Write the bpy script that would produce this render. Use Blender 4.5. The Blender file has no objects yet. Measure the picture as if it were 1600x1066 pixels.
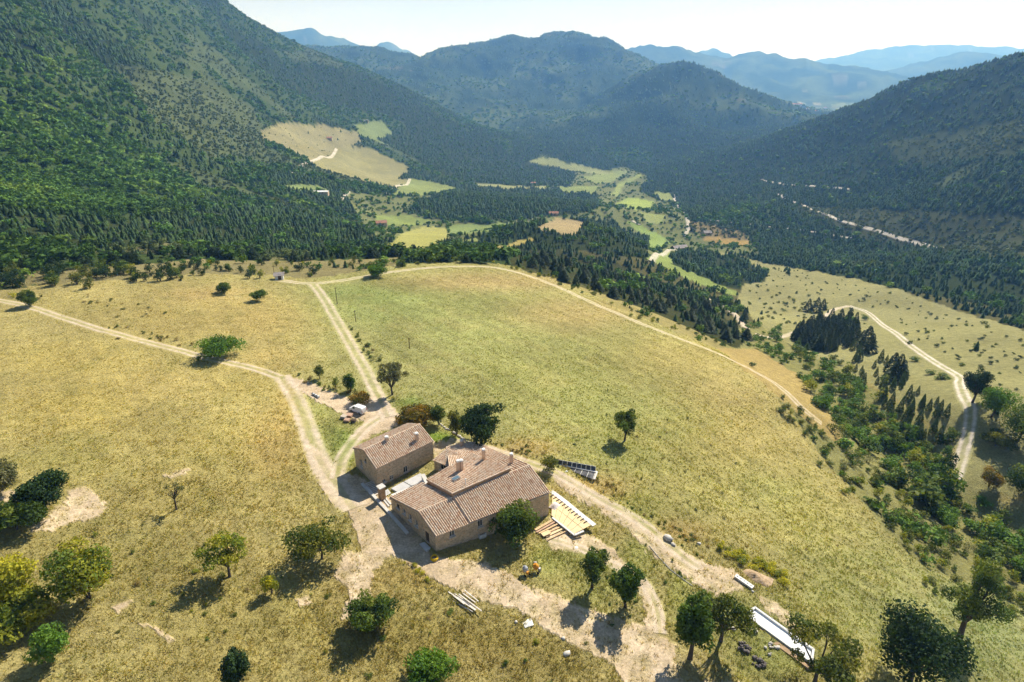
import bpy, bmesh, math, random
import numpy as np
from mathutils import Vector, Matrix

# ------------------------------------------------------------------ camera, sky, sun, exposure
SC = bpy.context.scene
COL = SC.collection
FPX, HOR, HCAM = 920.0, 125.0, 75.0            # focal length in pixels of the 1600 px wide photograph, horizon row, height above the yard
PIT = math.atan((533.0 - HOR) / FPX)
CP, SP = math.cos(PIT), math.sin(PIT)
cam = bpy.data.cameras.new('camera'); camo = bpy.data.objects.new('camera', cam); COL.objects.link(camo)
cam.sensor_width = 36.0; cam.lens = 36.0 * FPX / 1600.0
cam.clip_start = 0.5; cam.clip_end = 90000.0
camo.location = (0, 0, HCAM); camo.rotation_euler = (math.pi / 2 - PIT, 0, 0)
SC.camera = camo

SUN_AZ, SUN_EL = math.radians(34.0), math.radians(43.0)      # azimuth clockwise from +Y (the view direction)
sun = bpy.data.lights.new('sun', 'SUN'); sun.energy = 5.0; sun.angle = math.radians(0.53); sun.color = (1.0, 0.955, 0.87)
suno = bpy.data.objects.new('sun', sun); COL.objects.link(suno)
sdir = Vector((math.sin(SUN_AZ) * math.cos(SUN_EL), math.cos(SUN_AZ) * math.cos(SUN_EL), math.sin(SUN_EL)))
suno.rotation_euler = (-sdir).to_track_quat('-Z', 'Y').to_euler(); suno.location = (0, 0, 900)

W = bpy.data.worlds.new('World'); SC.world = W; W.use_nodes = True
nt = W.node_tree; nt.nodes.clear()
wo = nt.nodes.new('ShaderNodeOutputWorld'); wb = nt.nodes.new('ShaderNodeBackground'); sk = nt.nodes.new('ShaderNodeTexSky')
sk.sky_type = 'NISHITA'; sk.sun_disc = False; sk.sun_elevation = SUN_EL; sk.sun_rotation = SUN_AZ
sk.altitude = 900; sk.air_density = 1.0; sk.dust_density = 0.9; sk.ozone_density = 1.0
wb.inputs['Strength'].default_value = 0.05
# thin high veil of cloud: a soft whitening of the sky colour
tc = nt.nodes.new('ShaderNodeTexCoord'); mp = nt.nodes.new('ShaderNodeMapping'); mp.inputs['Scale'].default_value = (1.0, 1.0, 5.0)
cn = nt.nodes.new('ShaderNodeTexNoise'); cn.inputs['Scale'].default_value = 2.2; cn.inputs['Detail'].default_value = 6
cr = nt.nodes.new('ShaderNodeMapRange'); cr.inputs['From Min'].default_value = 0.35; cr.inputs['From Max'].default_value = 0.75
cr.inputs['To Min'].default_value = 0.7; cr.inputs['To Max'].default_value = 1.0
cm = nt.nodes.new('ShaderNodeMix'); cm.data_type = 'RGBA'; cm.inputs['B'].default_value = (14.8, 15.6, 16.8, 1)
nt.links.new(tc.outputs['Generated'], mp.inputs['Vector']); nt.links.new(mp.outputs['Vector'], cn.inputs['Vector'])
nt.links.new(cn.outputs['Fac'], cr.inputs['Value'])
sz = nt.nodes.new('ShaderNodeSeparateXYZ'); nt.links.new(tc.outputs['Generated'], sz.inputs[0])
hv = nt.nodes.new('ShaderNodeMapRange'); hv.inputs['From Min'].default_value = 0.02; hv.inputs['From Max'].default_value = 0.22; hv.inputs['To Min'].default_value = 1.0; hv.inputs['To Max'].default_value = 0.03; nt.links.new(sz.outputs['Z'], hv.inputs['Value'])
hm_ = nt.nodes.new('ShaderNodeMath'); hm_.operation = 'MULTIPLY'; nt.links.new(cr.outputs['Result'], hm_.inputs[0]); nt.links.new(hv.outputs['Result'], hm_.inputs[1]); nt.links.new(hm_.outputs[0], cm.inputs['Factor'])
nt.links.new(sk.outputs['Color'], cm.inputs['A']); nt.links.new(cm.outputs['Result'], wb.inputs['Color'])
nt.links.new(wb.outputs['Background'], wo.inputs['Surface'])

vs = SC.view_settings; vs.view_transform = 'Standard'; vs.look = 'None'; vs.gamma = 1.0; vs.use_curve_mapping = False
vs.exposure = 0.66
cy = SC.cycles
cy.use_denoising = True; cy.max_bounces = 6; cy.diffuse_bounces = 3; cy.glossy_bounces = 2; cy.transmission_bounces = 3
cy.transparent_max_bounces = 6; cy.volume_bounces = 1; cy.use_adaptive_sampling = True; cy.adaptive_threshold = 0.02
cy.sample_clamp_indirect = 4.0

# ------------------------------------------------------------------ helpers
RNG = np.random.default_rng(7)
random.seed(7)

def lin(r, g, b):
    f = lambda c: c / 12.92 if c <= 0.04045 else ((c + 0.055) / 1.055) ** 2.4
    return np.array([f(r / 255.0), f(g / 255.0), f(b / 255.0)])

def ray(u, v):
    x = (u - 800.0) / FPX; y = -(v - 533.0) / FPX
    return x, CP + y * SP, -SP + y * CP

def atz(u, v, z):
    d = ray(u, v); t = (z - HCAM) / d[2]
    return Vector((d[0] * t, d[1] * t, z))

def atr(u, v, r):
    d = ray(u, v); t = r / math.hypot(d[0], d[1])
    return (d[0] * t, d[1] * t, HCAM + d[2] * t)

def proj(x, y, z):
    z = z - HCAM
    fw = np.maximum(y * CP - z * SP, 1e-3); up = y * SP + z * CP
    return 800.0 + FPX * x / fw, 533.0 - FPX * up / fw

def _hash(ix, iy, seed):
    h = (ix.astype(np.int64) * 374761393 + iy.astype(np.int64) * 668265263 + seed * 1274126177) & 0xFFFFFFFF
    h = ((h ^ (h >> 13)) * 1274126177) & 0xFFFFFFFF
    h = ((h ^ (h >> 16)) * 2246822519) & 0xFFFFFFFF
    return (h ^ (h >> 15)) & 0xFFFFFFFF

def perlin(x, y, seed=0):
    x0 = np.floor(x); y0 = np.floor(y); fx = x - x0; fy = y - y0
    def g(ix, iy, dx, dy):
        a = _hash(ix, iy, seed) * (2 * math.pi / 4294967296.0)
        return np.cos(a) * dx + np.sin(a) * dy
    sx = fx * fx * fx * (fx * (fx * 6 - 15) + 10); sy = fy * fy * fy * (fy * (fy * 6 - 15) + 10)
    n00 = g(x0, y0, fx, fy); n10 = g(x0 + 1, y0, fx - 1, fy); n01 = g(x0, y0 + 1, fx, fy - 1); n11 = g(x0 + 1, y0 + 1, fx - 1, fy - 1)
    return ((n00 * (1 - sx) + n10 * sx) * (1 - sy) + (n01 * (1 - sx) + n11 * sx) * sy) * 1.5

def fbm(x, y, seed=0, oct=4):
    s = 0; a = 1.0; t = 0
    for k in range(oct):
        s = s + a * perlin(x * 2 ** k, y * 2 ** k, seed + k); t += a; a *= 0.5
    return s / t

def inpoly(poly, U, V):
    P = np.asarray(poly, float); n = len(P); c = np.zeros(U.shape, bool)
    j = n - 1
    for i in range(n):
        xi, yi = P[i]; xj, yj = P[j]
        if yi != yj:
            m = ((yi > V) != (yj > V)) & (U < (xj - xi) * (V - yi) / (yj - yi) + xi)
            c ^= m
        j = i
    return c

def sstep(a, b, x):
    t = np.clip((x - a) / (b - a), 0, 1); return t * t * (3 - 2 * t)

def mesh_np(name, V, F, mats=(), smooth=False):
    """one mesh from numpy arrays; F has 3 or 4 columns"""
    V = np.asarray(V, np.float32); F = np.asarray(F, np.int32)
    me = bpy.data.meshes.new(name); n, k = F.shape
    me.vertices.add(len(V)); me.vertices.foreach_set('co', V.ravel())
    me.loops.add(n * k); me.loops.foreach_set('vertex_index', F.ravel())
    me.polygons.add(n); me.polygons.foreach_set('loop_start', np.arange(0, n * k, k, dtype=np.int32))
    if smooth: me.polygons.foreach_set('use_smooth', np.ones(n, bool))
    me.update(calc_edges=True)
    for m in mats: me.materials.append(m)
    return me

def add_col(me, name, C, A=None):
    a = me.color_attributes.new(name, 'FLOAT_COLOR', 'POINT')
    c = np.ones((len(me.vertices), 4), np.float32); c[:, :3] = C
    if A is not None: c[:, 3] = A
    a.data.foreach_set('color', c.ravel())

def link(name, me, parent=None, loc=None, rz=0.0, label=None, cat=None, group=None, kind=None):
    o = bpy.data.objects.new(name, me); COL.objects.link(o)
    if parent is not None: o.parent = parent
    if loc is not None: o.location = loc
    if rz: o.rotation_euler = (0, 0, rz)
    if label: o['label'] = label
    if cat: o['category'] = cat
    if group: o['group'] = group
    if kind: o['kind'] = kind
    return o

# ---- node material helper
class NM:
    def __init__(s, name):
        s.m = bpy.data.materials.new(name); s.m.use_nodes = True; s.t = s.m.node_tree
        s.b = s.t.nodes['Principled BSDF']; s.o = s.t.nodes['Material Output']
        s.b.inputs['Roughness'].default_value = 0.9; s.b.inputs['Specular IOR Level'].default_value = 0.15
    def n(s, ty, **k):
        x = s.t.nodes.new(ty)
        for a, v in k.items(): setattr(x, a, v)
        return x
    def l(s, a, b): s.t.links.new(a, b)
    def pos(s):
        return s.n('ShaderNodeNewGeometry').outputs['Position']
    def noise(s, scale, detail=3, rough=0.55, vec=None):
        x = s.n('ShaderNodeTexNoise'); x.inputs['Scale'].default_value = scale; x.inputs['Detail'].default_value = detail
        x.inputs['Roughness'].default_value = rough
        s.l(vec if vec is not None else s.pos(), x.inputs['Vector']); return x.outputs['Fac']
    def ramp(s, fac, a, b, lo, hi):
        x = s.n('ShaderNodeMapRange'); x.inputs['From Min'].default_value = a; x.inputs['From Max'].default_value = b
        x.inputs['To Min'].default_value = lo; x.inputs['To Max'].default_value = hi
        s.l(fac, x.inputs['Value']); return x.outputs['Result']
    def mix(s, fac, a, b, blend='MIX'):
        x = s.n('ShaderNodeMix', data_type='RGBA', blend_type=blend)
        for i, v in (('Factor', fac), ('A', a), ('B', b)):
            if hasattr(v, 'links') or hasattr(v, 'is_linked'): s.l(v, x.inputs[i])
            elif i == 'Factor': x.inputs[i].default_value = v
            else: x.inputs[i].default_value = (*v, 1) if len(v) == 3 else v
        return x.outputs['Result']
    def scale(s, col, fac):
        x = s.n('ShaderNodeVectorMath', operation='SCALE'); s.l(col, x.inputs[0])
        if hasattr(fac, 'is_linked'): s.l(fac, x.inputs['Scale'])
        else: x.inputs['Scale'].default_value = fac
        return x.outputs['Vector']
    def mul(s, a, b):
        x = s.n('ShaderNodeMath', operation='MULTIPLY')
        for i, v in enumerate((a, b)):
            if hasattr(v, 'is_linked'): s.l(v, x.inputs[i])
            else: x.inputs[i].default_value = v
        return x.outputs[0]
    def attr(s, name):
        return s.n('ShaderNodeVertexColor', layer_name=name).outputs['Color']
    def bump(s, h, dist, strength=1.0):
        x = s.n('ShaderNodeBump'); x.inputs['Distance'].default_value = dist; x.inputs['Strength'].default_value = strength
        s.l(h, x.inputs['Height']); s.l(x.outputs['Normal'], s.b.inputs['Normal']); return x
    def col(s, c):
        if hasattr(c, 'is_linked'): s.l(c, s.b.inputs['Base Color'])
        else: s.b.inputs['Base Color'].default_value = (*c, 1)
        return s

def simple(name, c, var=0.25, scale=3.0, rough=0.85, bump=0.0, spec=0.15, metal=0.0):
    """plain procedural material: base colour mottled by noise"""
    q = NM(name); q.b.inputs['Roughness'].default_value = rough; q.b.inputs['Specular IOR Level'].default_value = spec
    q.b.inputs['Metallic'].default_value = metal
    a = np.array(c, float)
    f = q.noise(scale, 4)
    q.col(q.mix(q.ramp(f, 0.3, 0.7, 0, 1), tuple(a * (1 - var)), tuple(np.minimum(a * (1 + var), 1))))
    if bump: q.bump(f, bump)
    return q.m

# ------------------------------------------------------------------ the land: height field on a sheet that gets coarser with distance
# points of the land as (column, row in the photograph, height) or distance; each is a place in the world
ZC = [(677,862,0),(740,845,-.7),(800,828,-1.4),(859,806,-1.9),(612,795,.8),(590,768,.5),(559,732,.8),(676,719,.8),(620,760,.6),(560,650,.6),(640,640,.5),(720,700,.6),(755,690,.3),(850,730,-.8),
 (900,800,-2.6),(520,450,0),(520,600,1.2),(440,590,2),(300,550,3),(600,520,0),(700,470,-1.5),(800,417,-8),(660,416,-3),(900,460,-9),(1000,500,-10),(1120,550,-12),(1240,615,-14),(1300,750,-17),(1380,820,-18),(1450,900,-18),(1500,1000,-15),
 (1600,1000,-22),(900,600,-3.5),(1000,620,-6),(1100,700,-8.5),(1000,700,-4.5),(1200,800,-10.5),(1300,900,-11),(950,740,-2.5),(1050,850,-4),(1100,890,-4.5),(980,940,-3.8),(860,900,-1.2),(1180,960,-4.5),(1270,1030,-5),(1400,1066,-9),
 (0,445,5),(130,445,4.5),(250,440,3),(400,435,1),(0,600,5),(0,1066,5),(200,900,3),(300,1066,2.5),(100,800,4),(350,750,2.2),(450,850,1.3),(560,900,.4),(560,1040,.2),(700,950,-.6),(800,1040,-2),(950,1050,-3.6),(0,800,5.5),
 (1600,850,-29),(1600,950,-25),(1500,800,-30),(1400,720,-33),(1300,650,-36),(1250,590,-40),(1600,700,-22),(1515,640,-20),(1500,740,-26),(1600,620,-18),
 (800,1300,-2),(300,1400,2),(1400,1400,-8),(800,1800,-1),(100,1200,5)]
RC = [(0,300,480),(0,200,650),(0,100,850),(0,0,1100),(0,-120,1500),(150,300,600),(150,200,820),(150,100,1100),(150,0,1450),(150,-150,2000),(300,300,750),(300,200,1050),(300,100,1500),(300,20,2000),(430,300,850),(430,200,1400),
 (430,120,1950),(430,55,2500),(345,0,2500),(250,-90,2500),(470,80,2700),(500,150,2050),(600,170,2200),(560,110,2600),(640,150,2500),(720,200,2300),(800,240,2100),(870,268,1950),(600,230,1700),(560,260,1500),(720,250,1850),
 (660,295,1350),(740,285,1500),(900,295,1550),(980,260,2200),(990,300,1500),(1000,325,1250),(1040,370,930),(1060,390,820),(1100,430,640),(1000,290,1600),(1070,330,1150),(1100,360,950),(1170,390,800),
 (1200,330,1080),(1300,385,900),(1450,390,850),(1400,300,1150),(1300,250,1500),(1200,250,1700),(1150,230,2000),(1250,195,1900),(1400,140,1700),(1500,115,1600),(1600,105,1500),(1500,200,1300),(1600,200,1150),
 (1600,300,900),(1550,380,780),(1600,430,650),(1600,480,560),(1600,515,380),(1400,455,520),(1280,425,640),(1180,410,720),(1500,560,300),(1385,510,400),(1320,478,480),(1200,530,330),
 (650,370,730),(500,350,640),(300,380,440),(100,395,330),(890,350,665),(960,370,600),(750,310,1100),(900,425,320),(1000,445,360),(1100,485,340),(830,400,350),(700,398,350),(600,400,330),(420,400,380),(640,345,900),
 (830,335,900),(1150,470,480),(1000,405,520),(960,330,1000)]
HC = [(-38,4000,350),(-30,4000,250),(-20,4200,40),(-38,2600,520),(-45,1500,330),(-55,600,40),(-55,1500,300),(-58,250,10),(-58,60,4),(-10,4000,-120),(0,3300,-200),(6,3300,-200),(12,3300,-195),(20,3300,-195),(28,3300,-170),(36,3000,-90),
 (5,5200,-200),(18,5000,-190),(24,4200,-190),(32,4200,-150),(25,6500,-170),(30,6500,-170),(0,9000,-150),(30,9000,-150),(-30,9000,0),(40,9000,-100),(45,1500,90),(45,800,-60),(50,400,-45),(55,200,-25),(58,100,-20),(60,1500,80),(0,20000,-100),(-40,20000,0),(40,20000,-100),
 (19,2320,-205),(24,2350,-190),(14,2330,-212),(29,2450,-185),(34,2500,-120),(-1,2750,-205),(4,2500,-215),(-7,3000,-150),(0,420,-58),(-10,420,-48),(4,760,-110),(-2,20,-1),(-70,30,2),(70,30,-4),(70,600,-40),(-75,600,60),(75,100,-20),(-75,150,8)]
pts = []
for u, v, z in ZC: q = atz(u, v, z); pts.append((q.x, q.y, z))
for u, v, r in RC: pts.append(atr(u, v, r))
for a, r, z in HC: pts.append((r * math.sin(math.radians(a)), r * math.cos(math.radians(a)), z))
pts = np.array(pts); _r = np.hypot(pts[:, 0], pts[:, 1]); _a = np.arctan2(pts[:, 0], pts[:, 1])
_S = np.stack([_a, np.log(_r)], 1); _q = pts[:, 2] / (_r + 40)
_D = np.sqrt(((_S[:, None] - _S[None]) ** 2).sum(2) + 0.06 ** 2)
_n = len(_S); _A = np.zeros((_n + 1, _n + 1)); _A[:_n, :_n] = _D - np.eye(_n) * 0.004; _A[:_n, _n] = 1; _A[_n, :_n] = 1
_w = np.linalg.solve(_A, np.append(_q, 0))

AZ = np.concatenate([np.linspace(-78, -56, 30, endpoint=False), np.linspace(-56, 56, 580, endpoint=False), np.linspace(56, 78, 31)]) * math.pi / 180
LR = np.concatenate([np.arange(math.log(14), math.log(320), 0.008), np.arange(math.log(320), math.log(3200), 0.012), np.arange(math.log(3200), math.log(5000), 0.0075), np.arange(math.log(5000), math.log(30000), 0.018)])
gA, gL = np.meshgrid(AZ, LR); gR = np.exp(gL)
gX, gY = gR * np.sin(gA), gR * np.cos(gA)
gq = np.full(gA.shape, _w[_n])
for i in range(_n):
    gq += _w[i] * np.sqrt((gA - _S[i, 0]) ** 2 + (gL - _S[i, 1]) ** 2 + 0.0036)
gZ = gq * (gR + 40)

# mountain crests: polylines (column, row, distance), half-width of the flank
RIDGES = [
 ([(440,105,4700),(500,76,4700),(545,72,4700),(600,82,4500),(650,97,4300),(690,97,4200),(720,80,4200),(760,72,4300),(800,63,4400),(850,58,4400),(890,55,4300),(930,64,4200),(970,84,4100),(1010,108,4000),(1060,140,3900)], 720),
 ([(890,55,4300),(868,110,3900),(850,170,3400),(838,215,3050)], 430), ([(800,63,4400),(770,120,3900),(730,170,3400),(700,190,3100)], 430), ([(650,97,4300),(640,130,3900),(625,150,3500)], 400),
 ([(960,80,4100),(950,130,3700),(930,180,3300)], 380),
 ([(1000,132,3350),(1030,110,3100),(1062,104,3000),(1100,117,3000),(1150,139,3000),(1200,160,2980),(1270,186,2900),(1320,200,2850)], 480),
 ([(1062,104,3000),(1020,165,2750),(985,215,2550),(955,252,2350)], 300), ([(1100,117,3000),(1090,180,2700),(1075,235,2450)], 260), ([(1180,152,3000),(1170,195,2700),(1150,228,2500)], 240),
 ([(930,88,7600),(980,78,7800),(1030,71,7800),(1065,80,7800),(1100,90,7900),(1140,95,7900),(1185,84,7800),(1240,95,7700),(1310,104,7600),(1345,114,7500),(1375,132,7300),(1400,148,7200)], 1100),
 ([(1080,92,11000),(1112,77,11000),(1140,90,11000)], 900),
 ([(1280,104,14500),(1320,92,14500),(1350,83,14500),(1400,73,14800),(1480,71,15000),(1560,74,15000),(1650,78,15000),(1800,80,15000)], 2000),
 ([(1370,140,9500),(1410,125,9500),(1460,103,9600),(1515,84,9700),(1560,94,9700),(1600,104,9600),(1700,108,9600)], 1200),
 ([(400,75,9500),(440,52,9500),(480,46,9500),(520,58,9600),(560,72,9800)], 1100), ([(570,76,11000),(600,66,11000),(625,78,11000)], 800), ([(670,98,11000),(690,90,11000),(715,98,11000)], 800),
]
far = gR > 1900
fx, fy, fr = gX[far], gY[far], gR[far]
wx = fx + 130 * fbm(fx / 900, fy / 900, 31) ; wy = fy + 130 * fbm(fx / 900, fy / 900, 41)
best = gZ[far].copy(); base = best.copy()
rid = 1 - np.abs(fbm(fx / 620, fy / 620, 51, 4)) * 2.2
for line, L in RIDGES:
    P = [atr(*p) for p in line]
    for (x0, y0, z0), (x1, y1, z1) in zip(P[:-1], P[1:]):
        dx, dy = x1 - x0, y1 - y0; ll = dx * dx + dy * dy
        t = np.clip(((wx - x0) * dx + (wy - y0) * dy) / ll, 0, 1)
        d = np.maximum(np.sqrt((wx - x0 - t * dx) ** 2 + (wy - y0 - t * dy) ** 2 + (.16 * L) ** 2) - .16 * L, 0)
        zc = z0 + t * (z1 - z0)
        h = base + (zc - base) * np.exp(-(d / L) ** 1.15)
        best = np.maximum(best, np.where(zc > base, h, base))
up = np.clip((best - base) / 150.0, 0, 1)
best += up * ((rid - 0.55) * np.minimum(60, fr * 0.015) + 11 * (1 - 2.2 * np.abs(fbm(fx / 230, fy / 230, 57, 3)) - .5))
gZ[far] = np.where(fr > 2300, best, best * sstep(1900, 2300, fr) + gZ[far] * (1 - sstep(1900, 2300, fr)))
# relief of its own: soft on the plateau, gullied on the mountain sides
m_ = sstep(330, 800, gR) * (1 - sstep(2300, 2700, gR))
gZ += m_ * ((1 - 2 * np.abs(fbm(gX / 210, gY / 210, 3, 4))) - 0.5) * (5 + 15 * sstep(-60, 120, gZ))
gZ += (1 - sstep(200, 400, gR)) * (0.55 * fbm(gX / 26, gY / 26, 5, 3) + 0.16 * fbm(gX / 5, gY / 5, 8, 2)) * sstep(0, 30, np.hypot(gX + 8, gY - 90) - 16)

_li = np.arange(len(LR)); _ai = np.arange(len(AZ))
def hz(x, y):
    """height of the land"""
    x = np.asarray(x, float); y = np.asarray(y, float)
    i = np.clip(np.interp(np.log(np.maximum(np.hypot(x, y), 14.1)), LR, _li), 0, len(LR) - 1.001); j = np.clip(np.interp(np.arctan2(x, y), AZ, _ai), 0, len(AZ) - 1.001)
    i0 = i.astype(int); j0 = j.astype(int); a = i - i0; b = j - j0
    return (gZ[i0, j0] * (1 - a) + gZ[i0 + 1, j0] * a) * (1 - b) + (gZ[i0, j0 + 1] * (1 - a) + gZ[i0 + 1, j0 + 1] * a) * b

_RN = np.exp(LR)
def pick(u, v, rmin=20.0):
    """the place on the land seen at column u, row v"""
    d = ray(u, v); h = math.hypot(d[0], d[1]); s = d[2] / h; sx, sy = d[0] / h, d[1] / h
    zz = hz(_RN * sx, _RN * sy); g = HCAM + _RN * s - zz
    k = np.nonzero((g <= 0) & (_RN >= rmin))[0]
    if len(k) == 0: r = _RN[-1]
    else:
        k = k[0]; r = _RN[k] if k == 0 or g[k - 1] <= 0 else _RN[k - 1] + (_RN[k] - _RN[k - 1]) * g[k - 1] / (g[k - 1] - g[k])
    x, y = r * sx, r * sy
    return x, y, float(hz(x, y))
# ------------------------------------------------------------------ what grows where
# cover ids: 0 dry grass, 1 tilled or mown field, 2 mixed wood, 3 pine wood, 4 broadleaf wood, 5 scrub, 6 meadow with shrubs, 7 thicket, 8 bare earth
DRY = np.array((.385, .325, .135)); GRN = np.array((.23, .255, .075)); OLIVE = np.array((.06, .086, .03)); SAND = np.array((.58, .47, .35))
PLATEAU = [(-900,452),(0,452),(60,446),(200,437),(300,428),(420,430),(490,436),(560,425),(620,414),(700,409),(790,413),(880,440),(960,475),(1060,520),(1140,555),(1210,590),(1260,640),(1290,680),(1330,740),(1380,800),(1430,870),(1500,900),(1600,930),(2600,1000),(2600,6000),(-900,6000)]
POLY = [   # id, colour, nearest, farthest, outline
 (0, DRY, 0, 330, PLATEAU),
 (10, (.16,.175,.072), 560, 2300, [(540,300),(640,308),(720,300),(700,345),(760,350),(840,340),(900,335),(930,325),(930,300),(880,285),(900,270),(980,262),(1010,275),(1000,300),(1060,325),(1080,350),(1170,372),(1190,400),(1130,400),(1050,395),(1010,400),(960,345),(900,340),(860,345),(760,365),(700,380),(640,400),(590,385),(560,340)]),
 (7, (.235,.225,.09), 130, 420, [(1120,520),(1200,505),(1240,545),(1330,560),(1345,600),(1420,640),(1480,700),(1495,760),(1600,800),(1800,850),(1800,1000),(1500,905),(1430,880),(1350,790),(1290,720),(1240,650),(1200,600),(1140,560)]),
 (6, (.27,.255,.115), 120, 780, [(1120,392),(1200,412),(1300,428),(1400,452),(1500,487),(1600,517),(2000,600),(2000,800),(1500,770),(1490,700),(1430,640),(1340,590),(1250,545),(1200,520),(1150,470),(1165,440),(1130,415)]),
 (6, (.30,.235,.13), 280, 460, [(870,408),(940,402),(1000,425),(1045,452),(1040,462),(980,448),(920,428)]),
 (6, (.37,.285,.115), 170, 420, [(1120,545),(1180,545),(1240,580),(1300,650),(1330,720),(1290,700),(1240,640),(1180,590)]),
 (1, (.25,.235,.11), 1150, 2100, [(468,262),(500,246),(545,228),(575,230),(640,262),(625,280),(640,283),(605,305),(560,297),(520,285)]),
 (1, (.21,.245,.085), 1050, 2100, [(612,304),(642,279),(700,288),(714,297),(660,306)]),
 (1, (.17,.21,.085), 1600, 2500, [(556,195),(598,188),(608,204),(640,222),(628,236),(592,222),(562,210)]),
 (1, (.21,.255,.08), 700, 1200, [(588,337),(640,337),(678,345),(652,353),(588,351)]),
 (1, (.33,.32,.10), 500, 1000, [(602,388),(625,366),(660,354),(700,356),(702,373),(672,392),(640,400)]),
 (1, (.34,.27,.14), 450, 900, [(838,358),(868,341),(912,338),(920,349),(902,370),(872,364)]),
 (1, (.21,.25,.085), 1200, 2000, [(868,292),(932,289),(926,301),(880,301)]),
 (1, (.25,.29,.10), 1200, 2200, [(950,306),(968,287),(1000,272),(1004,275),(976,290),(966,309)]),
 (1, (.27,.33,.085), 1000, 1500, [(964,320),(984,308),(1022,314),(1016,325),(992,328)]),
 (1, (.24,.27,.10), 800, 1300, [(1000,332),(1040,335),(1034,350),(1010,347)]),
 (1, (.22,.29,.085), 700, 1300, [(975,344),(1000,352),(1030,366),(1050,380),(1024,390),(1014,388),(1004,368)]),
 (1, (.23,.28,.085), 450, 1000, [(1008,402),(1050,392),(1062,402),(1048,412),(1095,432),(1152,458),(1148,464),(1090,444),(1040,418)]),
 (1, (.33,.235,.085), 650, 1100, [(1100,366),(1130,368),(1170,374),(1172,388),(1120,380),(1098,376)]),
 (5, (.21,.17,.08), 700, 1200, [(1075,345),(1110,350),(1165,365),(1172,378),(1100,368),(1080,362)]),
 (1, (.36,.30,.10), 400, 900, [(748,396),(830,370),(836,375),(762,400)]),
 (6, (.245,.225,.115), 1200, 2400, [(375,218),(440,192),(505,196),(560,206),(566,222),(520,242),(470,262),(432,255),(420,235)]),
 (1, (.19,.24,.085), 900, 1700, [(448,288),(500,290),(512,298),(450,301)]),
 (5, (.25,.235,.12), 1500, 2600, [(620,205),(640,200),(672,222),(650,226)]), (5, (.30,.27,.15), 1500, 2600, [(790,262),(825,258),(860,270),(820,270)]),
 (1, (.20,.25,.09), 600, 1300, [(700,352),(760,350),(806,344),(770,361),(705,369)]), (1, (.26,.27,.12), 1100, 2000, [(742,284),(800,287),(862,291),(850,297),(750,294)]),
 (1, (.23,.27,.10), 1300, 2400, [(905,276),(955,268),(985,268),(958,284),(930,285)]), (1, (.25,.28,.10), 900, 1600, [(1022,298),(1048,303),(1056,316),(1030,312)]), (1, (.24,.27,.09), 550, 1000, [(705,378),(750,372),(745,384),(708,392)]),
 (1, (.24,.26,.11), 1700, 2600, [(820,252),(850,246),(930,262),(960,272),(900,268)]),
 (3, (.04,.052,.022), 380, 900, [(895,385),(905,358),(930,338),(985,346),(1015,372),(1010,396),(960,402)]),
 (3, (.04,.052,.022), 800, 1500, [(632,332),(660,312),(700,300),(745,290),(800,296),(850,290),(900,305),(930,325),(850,330),(800,342),(720,345),(670,340)]),
 (3, (.055,.06,.026), 260, 600, [(790,412),(820,385),(900,392),(980,418),(1050,450),(1120,488),(1172,530),(1150,547),(1040,508),(900,440)]),
 (3, (.04,.05,.022), 200, 420, [(1240,522),(1300,482),(1332,478),(1336,532),(1300,548),(1250,546)]),
 (3, (.04,.05,.022), 420, 900, [(1045,402),(1080,392),(1150,402),(1200,425),(1195,440),(1160,445),(1090,425)]),
 (3, (.04,.052,.022), 1500, 2600, [(590,218),(640,196),(700,205),(770,240),(905,272),(892,290),(780,292),(710,280),(660,255)]),
 (3, (.04,.052,.022), 1900, 2900, [(470,95),(560,112),(640,150),(730,205),(800,240),(830,262),(720,230),(600,180),(500,160),(440,150)]),
 (3, (.04,.052,.022), 350, 900, [(-300,440),(-300,330),(0,330),(180,350),(330,330),(430,320),(520,345),(560,380),(500,400),(420,420),(200,425),(60,440)]),
 (4, (.05,.08,.024), 350, 1200, [(-300,150),(0,150),(100,180),(200,215),(300,280),(330,310),(180,335),(-300,320)]),
 (5, (.092,.112,.05), 700, 2600, [(180,100),(300,120),(400,170),(420,240),(330,250),(240,190)]),
 (5, (.066,.075,.034), 600, 1600, [(1230,320),(1400,330),(1600,335),(1900,340),(1900,420),(1500,400),(1350,375)]),
 (5, (.07,.085,.033), 700, 1900, [(1380,225),(1600,185),(1900,180),(1900,235),(1600,240),(1420,262)]),
 (9, (.24,.21,.10), 250, 430, [(-200,452),(60,446),(200,437),(300,428),(420,430),(490,436),(560,425),(620,414),(620,402),(500,408),(400,408),(300,405),(200,415),(60,425),(-200,430)]),
 (5, (.16,.155,.07), 330, 800, [(60,440),(120,400),(260,378),(300,395),(280,425),(180,440)]), (5, (.16,.155,.07), 300, 600, [(380,425),(420,396),(470,392),(500,415)]),
]
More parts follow.
